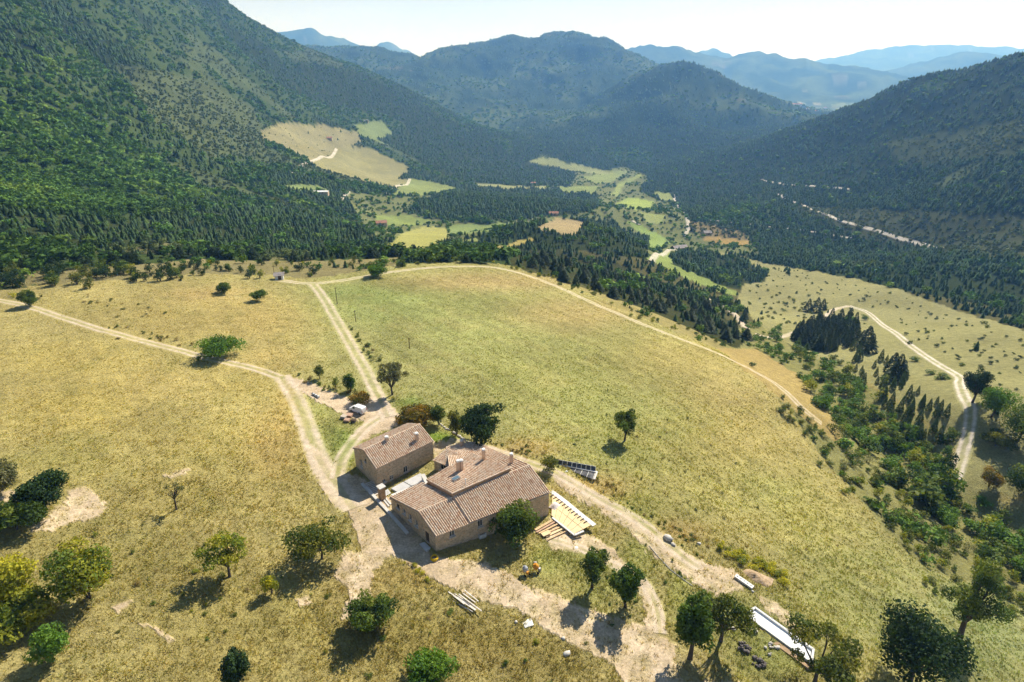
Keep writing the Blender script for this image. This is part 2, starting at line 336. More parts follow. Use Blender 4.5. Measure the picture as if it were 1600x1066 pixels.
def cover(x, y, z, jit=1.0):
    x = np.asarray(x, float); y = np.asarray(y, float); z = np.asarray(z, float); r = np.hypot(x, y)
    U, V = proj(x, y, z)
    s = np.maximum(r, 60) * 0.02
    U = U + jit * 7 * fbm(x / s, y / s, 61, 3); V = V + jit * 4 * fbm(x / s, y / s, 71, 3)
    cid = np.full(x.shape, 2); C = np.zeros(x.shape + (3,)); C[...] = OLIVE
    n1 = fbm(x / 260, y / 260, 81, 3); n2 = fbm(x / 90, y / 90, 91, 3)
    sc = (n1 > np.where(x > 0, .42, .2)) & (r > 600); cid[sc] = 5; C[sc] = (.085,.108,.046)
    right = (x > 0) & (r < 2700) & (r > 500)
    pn = (right & (n1 > -0.35)) | ((r > 420) & (r < 2700) & (n1 < -0.18) & (x < 0)); cid[pn & ~sc] = 3; C[pn & ~sc] = (.034,.047,.019)
    vn_ = r <= 262; cid[vn_] = 9; C[vn_] = (.29,.25,.105)
    nr_ = (x > 0) & (r < 520) & (r > 262); cid[nr_] = 3; C[nr_] = (.10,.095,.04)
    for i, c, r0, r1, poly in POLY:
        m = inpoly(poly, U, V) & (r >= r0) & (r <= r1); cid[m] = i; C[m] = c
    # far mountains: woodland seen from afar, with paler broadleaf patches and a few clearings, fields on the far valley floor
    fr = r > 2500
    k = sstep(-.25, .35, fbm(x / 330, y / 330, 101, 4))[..., None]
    C[fr] = ((1 - k) * np.array((.040,.062,.028)) + k * np.array((.10,.128,.05)))[fr]
    cl = fr & (fbm(x / 420, y / 420, 111, 4) > 0.42) & (z > -150); C[cl] = (.14,.14,.08)
    vf = (r > 4300) & (z < -95); q = fbm(x / 300, y / 300, 121, 2)
    C[vf & (q > 0.12)] = (.34,.31,.19); C[vf & (q < -0.25)] = (.20,.23,.10)
    return cid, C, U, V, r

# soft patches of colour on the plateau: column, row, half-width, half-height, colour, weight
PATCH = [(800,560,420,190,(.32,.325,.13),.8),(600,470,130,45,(.245,.285,.10),.85),(740,500,130,60,(.30,.31,.115),.7),(560,455,50,14,(.24,.29,.10),.6),(760,440,160,16,(.43,.30,.15),.6),(900,490,110,28,(.44,.32,.15),.6),(1050,560,110,40,(.42,.34,.13),.7),(1130,630,90,60,(.46,.355,.145),.75),(850,590,150,60,(.325,.32,.11),.6),
 (1000,680,150,70,(.30,.31,.105),.7),(1150,720,110,60,(.43,.33,.125),.6),(1250,820,90,50,(.37,.325,.105),.6),(1350,900,110,60,(.33,.30,.10),.6),(1500,950,120,50,(.29,.29,.11),.8),(1560,1020,120,60,(.30,.30,.11),.8),(1200,760,60,30,(.30,.30,.09),.5),(1300,960,110,60,(.33,.30,.10),.6),(1020,770,80,40,(.34,.31,.10),.5),
 (300,500,160,40,(.40,.31,.115),.6),(330,460,80,14,(.45,.32,.14),.5),(420,500,70,40,(.43,.325,.125),.6),(130,480,90,24,(.34,.285,.11),.6),(430,560,70,24,(.42,.30,.12),.5),
 (250,600,110,40,(.48,.385,.15),.8),(380,600,60,40,(.44,.35,.12),.6),(330,680,120,40,(.42,.345,.12),.6),(100,640,120,50,(.46,.365,.11),.6),(100,560,120,30,(.47,.375,.12),.6),(90,720,120,40,(.32,.285,.10),.8),(430,700,50,70,(.45,.33,.125),.8),(450,630,22,40,(.42,.30,.10),.5),(280,760,160,60,(.36,.30,.105),.7),(120,860,140,60,(.32,.275,.10),.8),
 (250,900,140,60,(.31,.265,.098),.8),(400,960,160,70,(.33,.28,.10),.8),(120,1000,140,60,(.34,.295,.12),.7),(330,1040,140,50,(.33,.275,.10),.7),(620,1000,110,60,(.30,.25,.08),.8),(760,1010,120,40,(.31,.245,.075),.8),(560,930,60,40,(.34,.26,.10),.6),(850,1040,90,30,(.30,.245,.085),.7),(640,900,60,24,(.36,.26,.09),.6),
 (500,660,24,40,(.33,.33,.11),.8),(530,690,20,40,(.25,.29,.085),.8),(545,700,14,26,(.22,.28,.07),.8),(680,685,34,12,(.20,.30,.045),.9),(640,628,20,10,(.20,.27,.07),.7),(820,700,60,16,(.42,.31,.13),.8),(930,760,70,20,(.43,.31,.13),.8),(1040,830,70,20,(.40,.28,.12),.8),(1180,900,70,18,(.38,.27,.11),.6),(1260,960,60,24,(.35,.26,.09),.6),
 (900,870,60,30,(.27,.275,.095),.7),(940,920,60,50,(.28,.285,.10),.8),(990,960,40,40,(.36,.32,.16),.5),(1130,960,60,40,(.26,.28,.085),.8),(1200,1020,70,50,(.25,.27,.08),.8),(1000,850,30,70,(.29,.31,.09),.6),(1060,920,20,60,(.30,.32,.09),.6),(1260,990,50,50,(.29,.30,.10),.6),(1060,1050,60,30,(.45,.37,.22),.6),(850,880,30,30,(.27,.28,.085),.7),(1370,930,230,130,(.30,.305,.125),.7),(1540,990,150,90,(.27,.30,.135),.75),(1120,760,160,70,(.33,.325,.125),.45)]
# bare earth: outlines round the yard, the works and the rocky spots
EARTH = [[(440,590),(470,592),(520,612),(552,625),(570,626),(580,618),(600,622),(628,652),(622,668),(600,672),(560,690),(548,680),(575,660),(555,655),(520,640),(486,622),(470,612),(452,604)],
 [(680,722),(668,690),(700,688),(720,694),(790,704),(830,722),(812,726),(740,700),(700,700)],
 [(470,680),(496,700),(512,720),(528,742),(556,740),(600,770),(640,800),(672,866),(700,872),(760,880),(800,898),(840,930),(900,955),(960,985),(1030,1000),(1050,1030),(1070,1066),(1160,1066),(1100,1120),(1000,1120),(960,1040),(880,1000),(810,955),(740,935),(690,912),(640,885),(610,866),(590,890),(560,890),(562,850),(545,800),(520,790),(500,760),(480,720)],
 [(858,808),(900,830),(935,840),(980,880),(1010,910),(1030,950),(1040,990),(1010,985),(1000,930),(960,880),(900,850),(870,850),(850,832)],
 [(860,740),(880,740),(930,770),(1000,815),(1060,860),(1100,880),(1150,890),(1165,915),(1150,925),(1100,925),(1075,900),(1040,880),(985,830),(930,795),(880,765)],
 [(1180,930),(1210,940),(1260,990),(1240,985),(1200,955)],
 [(45,832),(60,815),(100,790),(110,765),(130,758),(150,770),(168,795),(150,810),(110,818),(80,830)], [(0,770),(30,765),(30,780),(0,785)], [(248,742),(290,735),(300,732),(280,746)],
 [(540,860),(580,870),(580,920),(560,960),(535,970),(545,920),(520,900)], [(175,950),(200,938),(205,942),(185,960)], [(212,972),(235,975),(275,1000),(265,1006),(240,985)], [(460,935),(480,930),(490,945),(470,950)],
 [(830,915),(880,935),(960,965),(1020,985),(1060,1010),(1050,1040),(980,1010),(900,965),(840,935)], [(850,838),(900,842),(945,850),(975,880),(960,884),(900,862),(862,858)], [(985,830),(1040,860),(1100,882),(1150,895),(1160,925),(1120,930),(1060,895),(1010,860)]]

cid, gC, gU, gV, _ = cover(gX, gY, gZ)
near = (cid == 0) & (gR < 340)
C = gC[near]; U = gU[near]; V = gV[near]; xx = gX[near]; yy = gY[near]; rr = gR[near]
U0, V0 = proj(xx, yy, gZ[near])
for u, v, a, b, c, w in PATCH:
    k = w * np.exp(-(((U - u) / a) ** 2 + ((V - v) / b) ** 2) ** 1.3)
    C = C * (1 - k[:, None]) + np.array(c) * k[:, None]
# drifts of drier and greener grass
k = sstep(-.1, .45, fbm(xx / 14, yy / 9, 131, 4))[:, None]; C = C * (1 - .25 * k) + np.array((.42,.34,.145)) * .25 * k
k = sstep(.0, .5, fbm(xx / 7, yy / 7, 141, 4))[:, None]; C = C * (1 - .28 * k) + np.array((.25,.24,.085)) * .28 * k
ra_, rb_ = pick(1250, 830), pick(1400, 925); e_ = np.array((rb_[0] - ra_[0], rb_[1] - ra_[1])); e_ /= np.linalg.norm(e_); al, pe = xx * e_[0] + yy * e_[1], yy * e_[0] - xx * e_[1]
C = C * (1 + np.where(xx > -45, .26, .16) * fbm(al / 42 + .4 * fbm(xx / 40, yy / 40, 181, 2), pe / 2.4, 191, 3) + .22 * fbm(xx / 24, yy / 24, 195, 3))[:, None]      # streaks left by mowing and grazing
earth = np.zeros(len(xx)); jn = fbm(xx / 1.6, yy / 1.6, 151, 3); jm = fbm(xx / 1.6, yy / 1.6, 161, 3)
for i, P in enumerate(EARTH):
    a = 5.0 if i in (0, 2) else 9.0
    earth = np.maximum(earth, inpoly(P, U0 + a * jn, V0 + a * .7 * jm) * (1.0 if i == 0 else (np.clip(.95 + .8 * fbm(xx / 3, yy / 3, 155, 3) - .15 * sstep(880, 980, V0), .15, 1) if i == 2 else np.clip(.8 + .8 * fbm(xx / 2.2, yy / 2.2, 157, 3), .1, .95))))
pal = sstep(-.3, .5, fbm(xx / 6, yy / 6, 171, 3))[:, None]
C = C * (1 - earth[:, None]) + earth[:, None] * (np.array((.47,.37,.25)) * (1 - pal) + np.array((.57,.46,.33)) * pal)
gC[near] = C
gEarth = np.zeros(gR.shape); gEarth[near] = earth
# canopy roughness of the far woods
fo = gR > 2450
rough = RNG.random(gR.shape)
gZm = gZ + np.where(fo & (gZ > -110), (rough * 7 - 3) * sstep(2450, 2700, gR) * (1 - sstep(7000, 9000, gR)), 0)

# the pool is dug into the slope
POOLZ = pick(1215, 990)[2] + .25
POOL = [atz(u, v, POOLZ) for u, v in ((1160, 958), (1180, 947.5), (1273, 1014), (1270, 1037))]
_pc = sum(POOL, Vector()) / 4
_in = inpoly([tuple((p + (_pc - p).normalized() * -.05)[:2]) for p in POOL], gX, gY); gZm[_in] = POOLZ - 2.1
gC = np.where((gR < 420)[..., None], np.clip(gC.mean(-1, keepdims=True) + 1.04 * (gC - gC.mean(-1, keepdims=True)), .015, .9), gC)
g = NM('meadow_ground'); a = g.attr('ground')
n1 = g.ramp(g.noise(.42, 5, .7), .3, .7, .74, 1.22); n2 = g.ramp(g.noise(2.6, 4, .7), .28, .72, .62, 1.35); n3 = g.ramp(g.noise(.02, 4), .3, .7, .85, 1.15)
g.col(g.scale(a, g.mul(g.mul(n1, n2), n3))); g.b.inputs['Specular IOR Level'].default_value = 0.0; va = g.n('ShaderNodeVertexColor', layer_name='ground').outputs['Alpha']; g.bump(g.mul(g.noise(1.8, 5, .75), g.ramp(va, 0, 1, 1, .14)), 0.5)
nr, na = gR.shape
idx = np.arange(nr * na).reshape(nr, na)
F = np.stack([idx[:-1, :-1], idx[:-1, 1:], idx[1:, 1:], idx[1:, :-1]], -1).reshape(-1, 4)
me = mesh_np('terrain', np.stack([gX, gY, gZm], -1).reshape(-1, 3), F[:, ::-1], [g.m], True)
add_col(me, 'ground', gC.reshape(-1, 3), gEarth.ravel())
terrain = link('terrain', me, kind='structure')

# ------------------------------------------------------------------ haze: the air between here and the far ridges
hm = bpy.data.materials.new('hazy_air'); hm.use_nodes = True; t = hm.node_tree; t.nodes.clear()
pv = t.nodes.new('ShaderNodeVolumePrincipled'); oo = t.nodes.new('ShaderNodeOutputMaterial')
pv.inputs['Color'].default_value = (.19, .46, 1.0, 1); pv.inputs['Absorption Color'].default_value = (1, 1, 1, 1); pv.inputs['Density'].default_value = 1.15e-4; pv.inputs['Anisotropy'].default_value = 0.25
t.links.new(pv.outputs['Volume'], oo.inputs['Volume'])
lo_, hi_ = float(gZm.min()) - 1.5, float(max(gZm.max(), 80)) + 15
bm = bmesh.new(); bmesh.ops.create_cube(bm, size=1.0)
for v in bm.verts: v.co = Vector((v.co.x * 62000, v.co.y * 32000 + 15000, lo_ + (v.co.z + .5) * (hi_ - lo_)))
me = bpy.data.meshes.new('haze'); bm.to_mesh(me); bm.free(); me.materials.append(hm)
link('haze', me, kind='stuff', label='thin blue haze lying over the far valley and ridges', cat='haze')
# ------------------------------------------------------------------ foliage: materials and plant meshes
def leaf_mat(name, trans=0.3, fine=0.0, spec=.1):
    q = NM(name); c = q.attr('leaf')
    if fine: c = q.scale(c, q.ramp(q.noise(fine, 3, .7), .25, .75, .55, 1.5))
    q.col(c); q.b.inputs['Roughness'].default_value = .6; q.b.inputs['Specular IOR Level'].default_value = spec
    tr = q.n('ShaderNodeBsdfTranslucent'); q.l(q.mix(1.0, c, (1.25, 1.3, .6), 'MULTIPLY'), tr.inputs['Color'])
    mx = q.n('ShaderNodeMixShader'); mx.inputs[0].default_value = trans
    q.l(q.b.outputs[0], mx.inputs[1]); q.l(tr.outputs[0], mx.inputs[2]); q.l(mx.outputs[0], q.o.inputs['Surface'])
    return q.m
LEAF = leaf_mat('leaves', .35); CANOPY = leaf_mat('wood_canopy', .15, .9, .02); BARK = simple('bark', (.085, .068, .05), .4, 6)
DRYL = leaf_mat('dry_grass_blades', .4, 0, .02)

def crown_mesh(name, seed, rx, rz, z0, lobes=26, leaves=2600, size=.34, cols=((.06,.10,.028),), lobe=.34, hollow=.35, jitter=.3, flat=1.0):
    """crown of leaf clumps: rx half-width, rz half-height, z0 height of its underside"""
    g = np.random.default_rng(seed)
    d = g.normal(size=(lobes, 3)); d /= np.linalg.norm(d, axis=1)[:, None]
    rad = hollow + (1 - hollow) * g.random(lobes) ** .5
    wob = 1 + jitter * g.normal(size=lobes) * .6
    cen = d * (rad * wob)[:, None] * .74
    lr = lobe * (0.65 + .7 * g.random(lobes))
    which = g.choice(lobes, leaves, p=lr ** 2 / (lr ** 2).sum())
    n = g.normal(size=(leaves, 3)); n[:, 2] += .25; n /= np.linalg.norm(n, axis=1)[:, None]
    p = cen[which] + n * (lr[which] * (.55 + .5 * g.random(leaves)))[:, None]
    p[:, 2] = np.maximum(p[:, 2], -1.0 + .1 * g.random(leaves))
    p = p * .9; cen = cen * .9; P = p * np.array([rx, rx, rz]) + np.array([0, 0, z0 + rz])
    o = n + g.normal(size=(leaves, 3)) * .7; o /= np.linalg.norm(o, axis=1)[:, None]
    t = np.cross(o, g.normal(size=(leaves, 3))); t /= np.linalg.norm(t, axis=1)[:, None] + 1e-9; b = np.cross(o, t)
    s = size * (.6 + .8 * g.random(leaves))[:, None]
    V = np.stack([P - t * s * .55, P - b * s * .35, P + t * s * .55, P + b * s * .35], 1).reshape(-1, 3)
    F = np.arange(leaves * 4).reshape(-1, 4)
    cols = np.array(cols); k = g.integers(0, len(cols), lobes)
    c = cols[k][which] * (.75 + .5 * g.random(leaves))[:, None]
    me = mesh_np(name, V, F, [LEAF]); add_col(me, 'leaf', np.repeat(c, 4, 0))
    return me, cen * np.array([rx, rx, rz]) + np.array([0, 0, z0 + rz])

def tubes(name, paths, mat, sides=6):
    """tapered tubes along polylines of (point, radius)"""
    V = []; F = []
    for path in paths:
        base = len(V)
        for i, (p, r) in enumerate(path):
            p = Vector(p); a = Vector(path[max(i - 1, 0)][0]); b = Vector(path[min(i + 1, len(path) - 1)][0])
            d = (b - a).normalized() if (b - a).length > 1e-6 else Vector((0, 0, 1))
            q = d.to_track_quat('Z', 'Y')
            for k in range(sides):
                an = 2 * math.pi * k / sides; V.append(p + q @ Vector((math.cos(an) * r, math.sin(an) * r, 0)))
        for i in range(len(path) - 1):
            for k in range(sides):
                a = base + i * sides + k; b = base + i * sides + (k + 1) % sides
                F.append((a, b, b + sides, a + sides))
    return mesh_np(name, np.array([tuple(v) for v in V]), np.array(F), [mat], True)

def trunk_mesh(name, seed, h, z0, centers, r0, n=9, sink=.5, stems=1):
    g = random.Random(seed); paths = []
    for s in range(stems):
        ox, oy = (g.uniform(-.25, .25) * h * .1, g.uniform(-.25, .25) * h * .1) if stems > 1 else (0, 0)
        fork = Vector((ox * 2 + g.uniform(-.04, .04) * h, oy * 2 + g.uniform(-.04, .04) * h, max(z0 * .9, h * .22)))
        paths.append([((ox, oy, -sink), r0 * 1.35), ((ox, oy, .15), r0 * 1.1), (tuple(fork * .6), r0 * .85), (tuple(fork), r0 * .75)])
        cs = list(range(len(centers))); g.shuffle(cs)
        for c in cs[:n]:
            e = Vector(centers[c]); m = fork.lerp(e, .5) + Vector((g.uniform(-.1, .1), g.uniform(-.1, .1), g.uniform(0, .12))) * h * .5
            paths.append([(tuple(fork * .92), r0 * .55), (tuple(m), r0 * .32), (tuple(e), r0 * .1)])
    return tubes(name, paths, BARK)

# low plants of the woods, unit height 1, unit width 1
def ico():
    t = (1 + 5 ** .5) / 2
    v = np.array([(-1,t,0),(1,t,0),(-1,-t,0),(1,-t,0),(0,-1,t),(0,1,t),(0,-1,-t),(0,1,-t),(t,0,-1),(t,0,1),(-t,0,-1),(-t,0,1)], float); v /= np.linalg.norm(v[0])
    f = np.array([(0,11,5),(0,5,1),(0,1,7),(0,7,10),(0,10,11),(1,5,9),(5,11,4),(11,10,2),(10,7,6),(7,1,8),(3,9,4),(3,4,2),(3,2,6),(3,6,8),(3,8,9),(4,9,5),(2,4,11),(6,2,10),(8,6,7),(9,8,1)])
    return v, f
def pine_proto(g, tiers, sides):
    V = []; F = []
    for k in range(tiers):
        b = .08 + .8 * k / tiers + g.uniform(-.02, .02); top = min(1.0, b + 1.25 / tiers + .1); R = .5 * (1 - .86 * k / tiers) * g.uniform(.85, 1.1)
        if k == tiers - 1: top = 1.0
        i0 = len(V); V.append((g.uniform(-.03, .03), g.uniform(-.03, .03), top)); ph = g.uniform(0, 6)
        m = sides * 2
        for s in range(m):
            a = ph + 2 * math.pi * s / m; r = R * ((1.0 if s % 2 == 0 else .55) * g.uniform(.75, 1.2))
            V.append((r * math.cos(a), r * math.sin(a), b + (0 if s % 2 == 0 else .06) + g.uniform(-.03, .03)))
        for s in range(m): F.append((i0, i0 + 1 + s, i0 + 1 + (s + 1) % m))
    return np.array(V), np.array(F)
def blob_proto(g, n, size):
    """ragged crown of n triangles spread over a few lumps"""
    V = []; lumps = [(Vector((g.uniform(-.25, .25), g.uniform(-.25, .25), g.uniform(.32, .7))), g.uniform(.24, .36)) for _ in range(max(2, n // 9))]
    for k in range(n):
        c, r = lumps[k % len(lumps)]; d = Vector((g.gauss(0, 1), g.gauss(0, 1), g.gauss(.25, 1))).normalized(); p = c + d * r * g.uniform(.6, 1.05)
        o = (d + Vector((g.gauss(0, .45), g.gauss(0, .45), g.gauss(0, .45)))).normalized(); t = o.orthogonal().normalized(); t = Matrix.Rotation(g.uniform(0, 6.28), 3, o) @ t; q = o.cross(t); s = size * g.uniform(.7, 1.3)
        for an in (0, 2.1, 4.2): w = p + (t * math.cos(an) + q * math.sin(an)) * s; V.append((w.x, w.y, max(w.z, -.05)))
    return np.array(V), np.arange(3 * n).reshape(-1, 3)
_g = random.Random(5)
PROTO = {'pine_far': [pine_proto(_g, 2, 3) for _ in range(8)], 'pine_mid': [pine_proto(_g, 5, 5) for _ in range(8)], 'blob_far': [blob_proto(_g, 18, .26) for _ in range(8)], 'blob_mid': [blob_proto(_g, 96, .112) for _ in range(8)]}

def scatter_mesh(name, key, X, Y, Z, Hh, Wd, C, mat):
    """one joined mesh of many plants"""
    P = PROTO[key]; k = RNG.integers(0, len(P), len(X)); VV = []; FF = []; CC = []; n = 0
    for i, (v, f) in enumerate(P):
        m = k == i; q = int(m.sum())
        if not q: continue
        a = RNG.random(q) * 6.283; ca, sa = np.cos(a)[:, None], np.sin(a)[:, None]; w = Wd[m][:, None]
        x = (v[None, :, 0] * ca - v[None, :, 1] * sa) * w + X[m][:, None]; y = (v[None, :, 0] * sa + v[None, :, 1] * ca) * w + Y[m][:, None]
        z = v[None, :, 2] * Hh[m][:, None] + Z[m][:, None]
        VV.append(np.stack([x, y, z], -1).reshape(-1, 3)); FF.append((f[None] + (np.arange(q) * len(v))[:, None, None] + n).reshape(-1, 3))
        CC.append(np.repeat(C[m], len(v), 0)); n += q * len(v)
    me = mesh_np(name, np.concatenate(VV), np.concatenate(FF), [mat]); add_col(me, 'leaf', np.concatenate(CC))
    return me

# ------------------------------------------------------------------ the woods
_cm = np.maximum.accumulate((gZ - HCAM) / gR, axis=0)
def seen(x, y, z, margin=.004):
    i = np.clip(np.interp(np.log(np.hypot(x, y)), LR, _li).astype(int) - 2, 0, len(LR) - 1); j = np.clip(np.rint(np.interp(np.arctan2(x, y), AZ, _ai)).astype(int), 0, len(AZ) - 1)
    return (z - HCAM) / np.hypot(x, y) > _cm[i, j] - margin
def grid_points(r0, r1, s):
    out = []
    r = r0
    while r < r1:
        n = int(1.62 * r / s); a = RNG.random(n) * 1.62 - .81; rr = r + (RNG.random(n) - .5) * s
        out.append(np.stack([rr * np.sin(a), rr * np.cos(a)], 1)); r += s
    return np.concatenate(out)
T = {k: [] for k in ('x', 'y', 'z', 'h', 'w', 'kind', 'far')}; TC = []
for r0, r1, s, farband in ((128, 620, 4.2, 0), (620, 1250, 4.7, 1), (1250, 2650, 7.6, 2), (2650, 4900, 17.0, 3)):
    q = grid_points(r0, r1, s); x, y = q[:, 0], q[:, 1]; z = hz(x, y)
    U, V = proj(x, y, z + 6); m = (U > -90) & (U < 1690) & (V > -60) & seen(x, y, z + 9); x, y, z = x[m], y[m], z[m]
    cid, _, U, V, r = cover(x, y, z)
    dens = np.choose(cid, [0, 0, .8, .95, .95, .72, .015, .5, 0, .10, .2])
    gap = fbm(x / 38, y / 38, 201, 3)
    dens = np.where((cid == 2) & (gap > .28), .25, dens)
    if farband == 3: cid = np.where(z > -150, np.where(fbm(x / 330, y / 330, 101, 4) > .02, 4, 3), 2); dens = np.where(z > -150, .75, .15)
    if farband == 0: dens = np.where(cid == 3, np.where(x > 0, .5, .8), dens)
    else: dens = np.where(cid == 6, .07, dens)
    dens = dens * np.clip(1.0 + 1.3 * fbm(x / 17, y / 17, 231, 2) + .6 * gap, .25, 1.25)
    m = RNG.random(len(x)) < dens; x, y, z, cid, r = x[m], y[m], z[m], cid[m], r[m]
    n = len(x); u = RNG.random(n); mixn = fbm(x / 120, y / 120, 211, 3)
    pine = np.where(cid == 3, u < .93, np.where(cid == 2, u < (.62 if farband == 0 else .34) - 1.0 * mixn, np.where(cid == 4, u < .06, np.where(cid == 10, u < .12, u < .2))))
    big = 1.0 + .45 * farband * .5
    h = np.where(pine, 4.2 + 5.2 * RNG.random(n) ** 1.5, np.where(cid == 5, 1.6 + 3.2 * RNG.random(n), np.where(cid == 6, 1.2 + 1.6 * RNG.random(n), 3.2 + 5.5 * RNG.random(n) ** 1.4)))
    if farband == 0: h = np.where(pine, h * .72, h)
    h = np.where(cid == 7, 1.2 + 2.2 * RNG.random(n), h); pine &= cid != 7
    h = h * np.where(cid == 5, np.where(pine, .75, 1), np.where(cid == 10, .8, np.where(cid == 9, .6, 1)))
    w = np.where(pine, h * (.5 + .4 * RNG.random(n)), h * (.9 + .5 * RNG.random(n)))
    w = w * 1.22; w = np.where(farband == 2, w * 1.2, np.where(farband == 3, w * 1.9, w)); h = np.where(farband == 3, h * 1.35, h)
    var = (.7 + .65 * RNG.random(n))[:, None]
    ylw = sstep(.1, .5, fbm(x / 60, y / 60, 221, 3) + .25 * (RNG.random(n) - .5))[:, None]
    cp = np.array((.052, .088, .029)); cb = np.array((.088, .165, .030)); cy2 = np.array((.17, .25, .042)); cs = np.array((.12, .15, .055))
    c = np.where(pine[:, None], cp * var, np.where((cid == 7)[:, None], (cb * .6 + cy2 * .4) * var, np.where(((cid >= 5) & (cid < 8))[:, None], cs * var, (cb * (1 - ylw) + cy2 * ylw) * var)))
    if farband == 0: c = np.where((cid == 2)[:, None], c * .72, c)
    for k, vv in (('x', x), ('y', y), ('z', z - .3), ('h', h), ('w', w), ('kind', np.where(pine, 0, np.where(((cid >= 5) & (cid < 8)) | (cid == 9), 2, 1))), ('far', np.full(n, farband))): T[k].append(vv)
    TC.append(c)
T = {k: np.concatenate(v) for k, v in T.items()}; TC = np.concatenate(TC)
WOODS = [('pine_wood', 0, 0, 'pine_mid', 'dark pines of the near wood falling away behind the field'), ('pine_wood', 0, 1, 'pine_far', 'dark pine wood on the knolls and lower slopes across the valley'),
 ('pine_wood', 0, 2, 'pine_far', 'blue green pine wood on the far slopes of the valley'), ('broadleaf_wood', 1, 0, 'blob_mid', 'green broadleaf wood at the foot of the left mountain'), ('broadleaf_wood', 1, 1, 'blob_far', 'bright green broadleaf wood on the left mountain side'),
 ('broadleaf_wood', 1, 2, 'blob_far', 'pale green broadleaf wood high on the far slopes'), ('pine_wood', 0, 3, 'pine_far', 'hazy blue pine wood on the central mountain'), ('broadleaf_wood', 1, 3, 'blob_far', 'hazy broadleaf wood on the central mountain'), ('scrub', 2, 0, 'blob_mid', 'low scrub on the rough ground below the woods'), ('scrub', 2, 1, 'blob_far', 'low grey green scrub on the open slopes'), ('scrub', 2, 2, 'blob_far', 'sparse scrub high on the pale mountain side')]
_T_rest = np.ones(len(T['x']), bool)
# ------------------------------------------------------------------ tracks and roads laid over the land
def col_at(x, y):
    i = np.rint(np.interp(np.log(np.hypot(x, y)), LR, _li)).astype(int); j = np.rint(np.interp(np.arctan2(x, y), AZ, _ai)).astype(int)
    return gC[i, j]
def smooth_path(P, step):
    P = np.array(P, float); out = []
    Q = np.vstack([2 * P[0] - P[1], P, 2 * P[-1] - P[-2]])
    for i in range(1, len(Q) - 2):
        n = max(2, int(np.linalg.norm(Q[i + 1] - Q[i]) / step))
        for k in range(n):
            t = k / n; a, b, c, d = Q[i - 1], Q[i], Q[i + 1], Q[i + 2]
            out.append(.5 * (2 * b + (c - a) * t + (2 * a - 5 * b + 4 * c - d) * t * t + (3 * b - a - 3 * c + d) * t ** 3))
    out.append(P[-1]); return np.array(out)
tm = NM('track_earth'); tm.col(tm.scale(tm.attr('ground'), tm.mul(tm.ramp(tm.noise(.9, 5, .7), .3, .7, .75, 1.22), tm.ramp(tm.noise(5, 3, .7), .3, .7, .8, 1.2)))); tm.bump(tm.noise(6, 4), .06)
TRACKS = {}
def track(name, pix, width, ruts=True, lift=.05, col=(.545, .45, .335), step=.8, rmin=20):
    P = smooth_path([pick(u, v, rmin)[:2] for u, v in pix], step)
    d = np.gradient(P, axis=0); d /= np.linalg.norm(d, axis=1)[:, None] + 1e-9; nrm = np.stack([-d[:, 1], d[:, 0]], 1)
    us = np.linspace(-1.25, 1.25, 15); X = P[:, None, 0] + nrm[:, None, 0] * us[None] * width / 2; Y = P[:, None, 1] + nrm[:, None, 1] * us[None] * width / 2
    Z = hz(X, Y) + lift + np.where(np.abs(us) > 1, -lift * .9, 0)[None]
    if ruts: k = np.exp(-((np.abs(us) - .62) / .3) ** 4) * .97 + .22 * (np.abs(us) < .35)
    else: k = np.exp(-(np.abs(us) / .98) ** 8)
    nz = fbm(X / 1.3 / max(1, step), Y / 1.3 / max(1, step), 301, 3); k = np.clip(k[None] + (.75 * nz) * (k[None] > .02), 0, 1)
    k = k * (.8 + .5 * fbm(X / 7, Y / 7, 311, 3)); k = np.clip(k, 0, 1)
    C = col_at(X, Y) * (1 - k[..., None]) + np.array(col) * k[..., None]
    if ruts:
        g2 = ((np.abs(us) < .3)[None] * np.clip(.55 + fbm(X / 5, Y / 5, 321, 2), 0, 1))[..., None] * .6; C = C * (1 - g2) + np.array((.25, .25, .085)) * g2
    n, m = X.shape; idx = np.arange(n * m).reshape(n, m)
    F = np.stack([idx[:-1, :-1], idx[1:, :-1], idx[1:, 1:], idx[:-1, 1:]], -1).reshape(-1, 4)
    me = mesh_np(name, np.stack([X, Y, Z], -1).reshape(-1, 3), F[:, ::-1], [tm.m], True); add_col(me, 'ground', C.reshape(-1, 3))
    link(name, me, kind='structure'); TRACKS.setdefault(name, []).append((P, width))
track('farm_track', [(-90,455),(0,470),(60,484),(130,507),(200,527),(270,545),(340,563),(400,577),(445,593)], 3.0)
track('farm_track', [(440,588),(458,615),(474,650),(488,692),(506,730),(530,762),(552,795)], 4.6, lift=.055)
track('farm_track', [(596,652),(572,668),(550,692),(534,718),(526,748)], 3.4, lift=.06)
track('farm_track', [(606,652),(590,618),(574,585),(553,548),(530,508),(507,468),(489,444)], 3.9, lift=.065)
track('farm_track', [(430,437),(489,443),(560,434),(620,424),(690,417),(760,417),(805,425),(860,444),(910,466),(960,488),(1020,513),(1080,536),(1130,556),(1180,581),(1220,606),(1252,636),(1284,662)], 3.4)
track('farm_track', [(700,689),(760,701),(820,722),(870,741),(930,776),(1000,816),(1060,864),(1095,888)], 2.9)
track('farm_track', [(858,842),(905,856),(960,884),(1000,905),(1024,945),(1032,990)], 2.2)
track('gravel_road', [(1492,748),(1505,705),(1514,668),(1516,640),(1505,618),(1499,600),(1497,588),(1460,566),(1425,542),(1390,515),(1358,490),(1326,478)], 3.3, ruts=True, lift=.12, step=1.5, col=(.64,.56,.48), rmin=120)
track('gravel_road', [(1326,478),(1300,486),(1278,504),(1240,521),(1205,528),(1180,522)], 4.4, ruts=False, lift=.2, step=2, rmin=150)
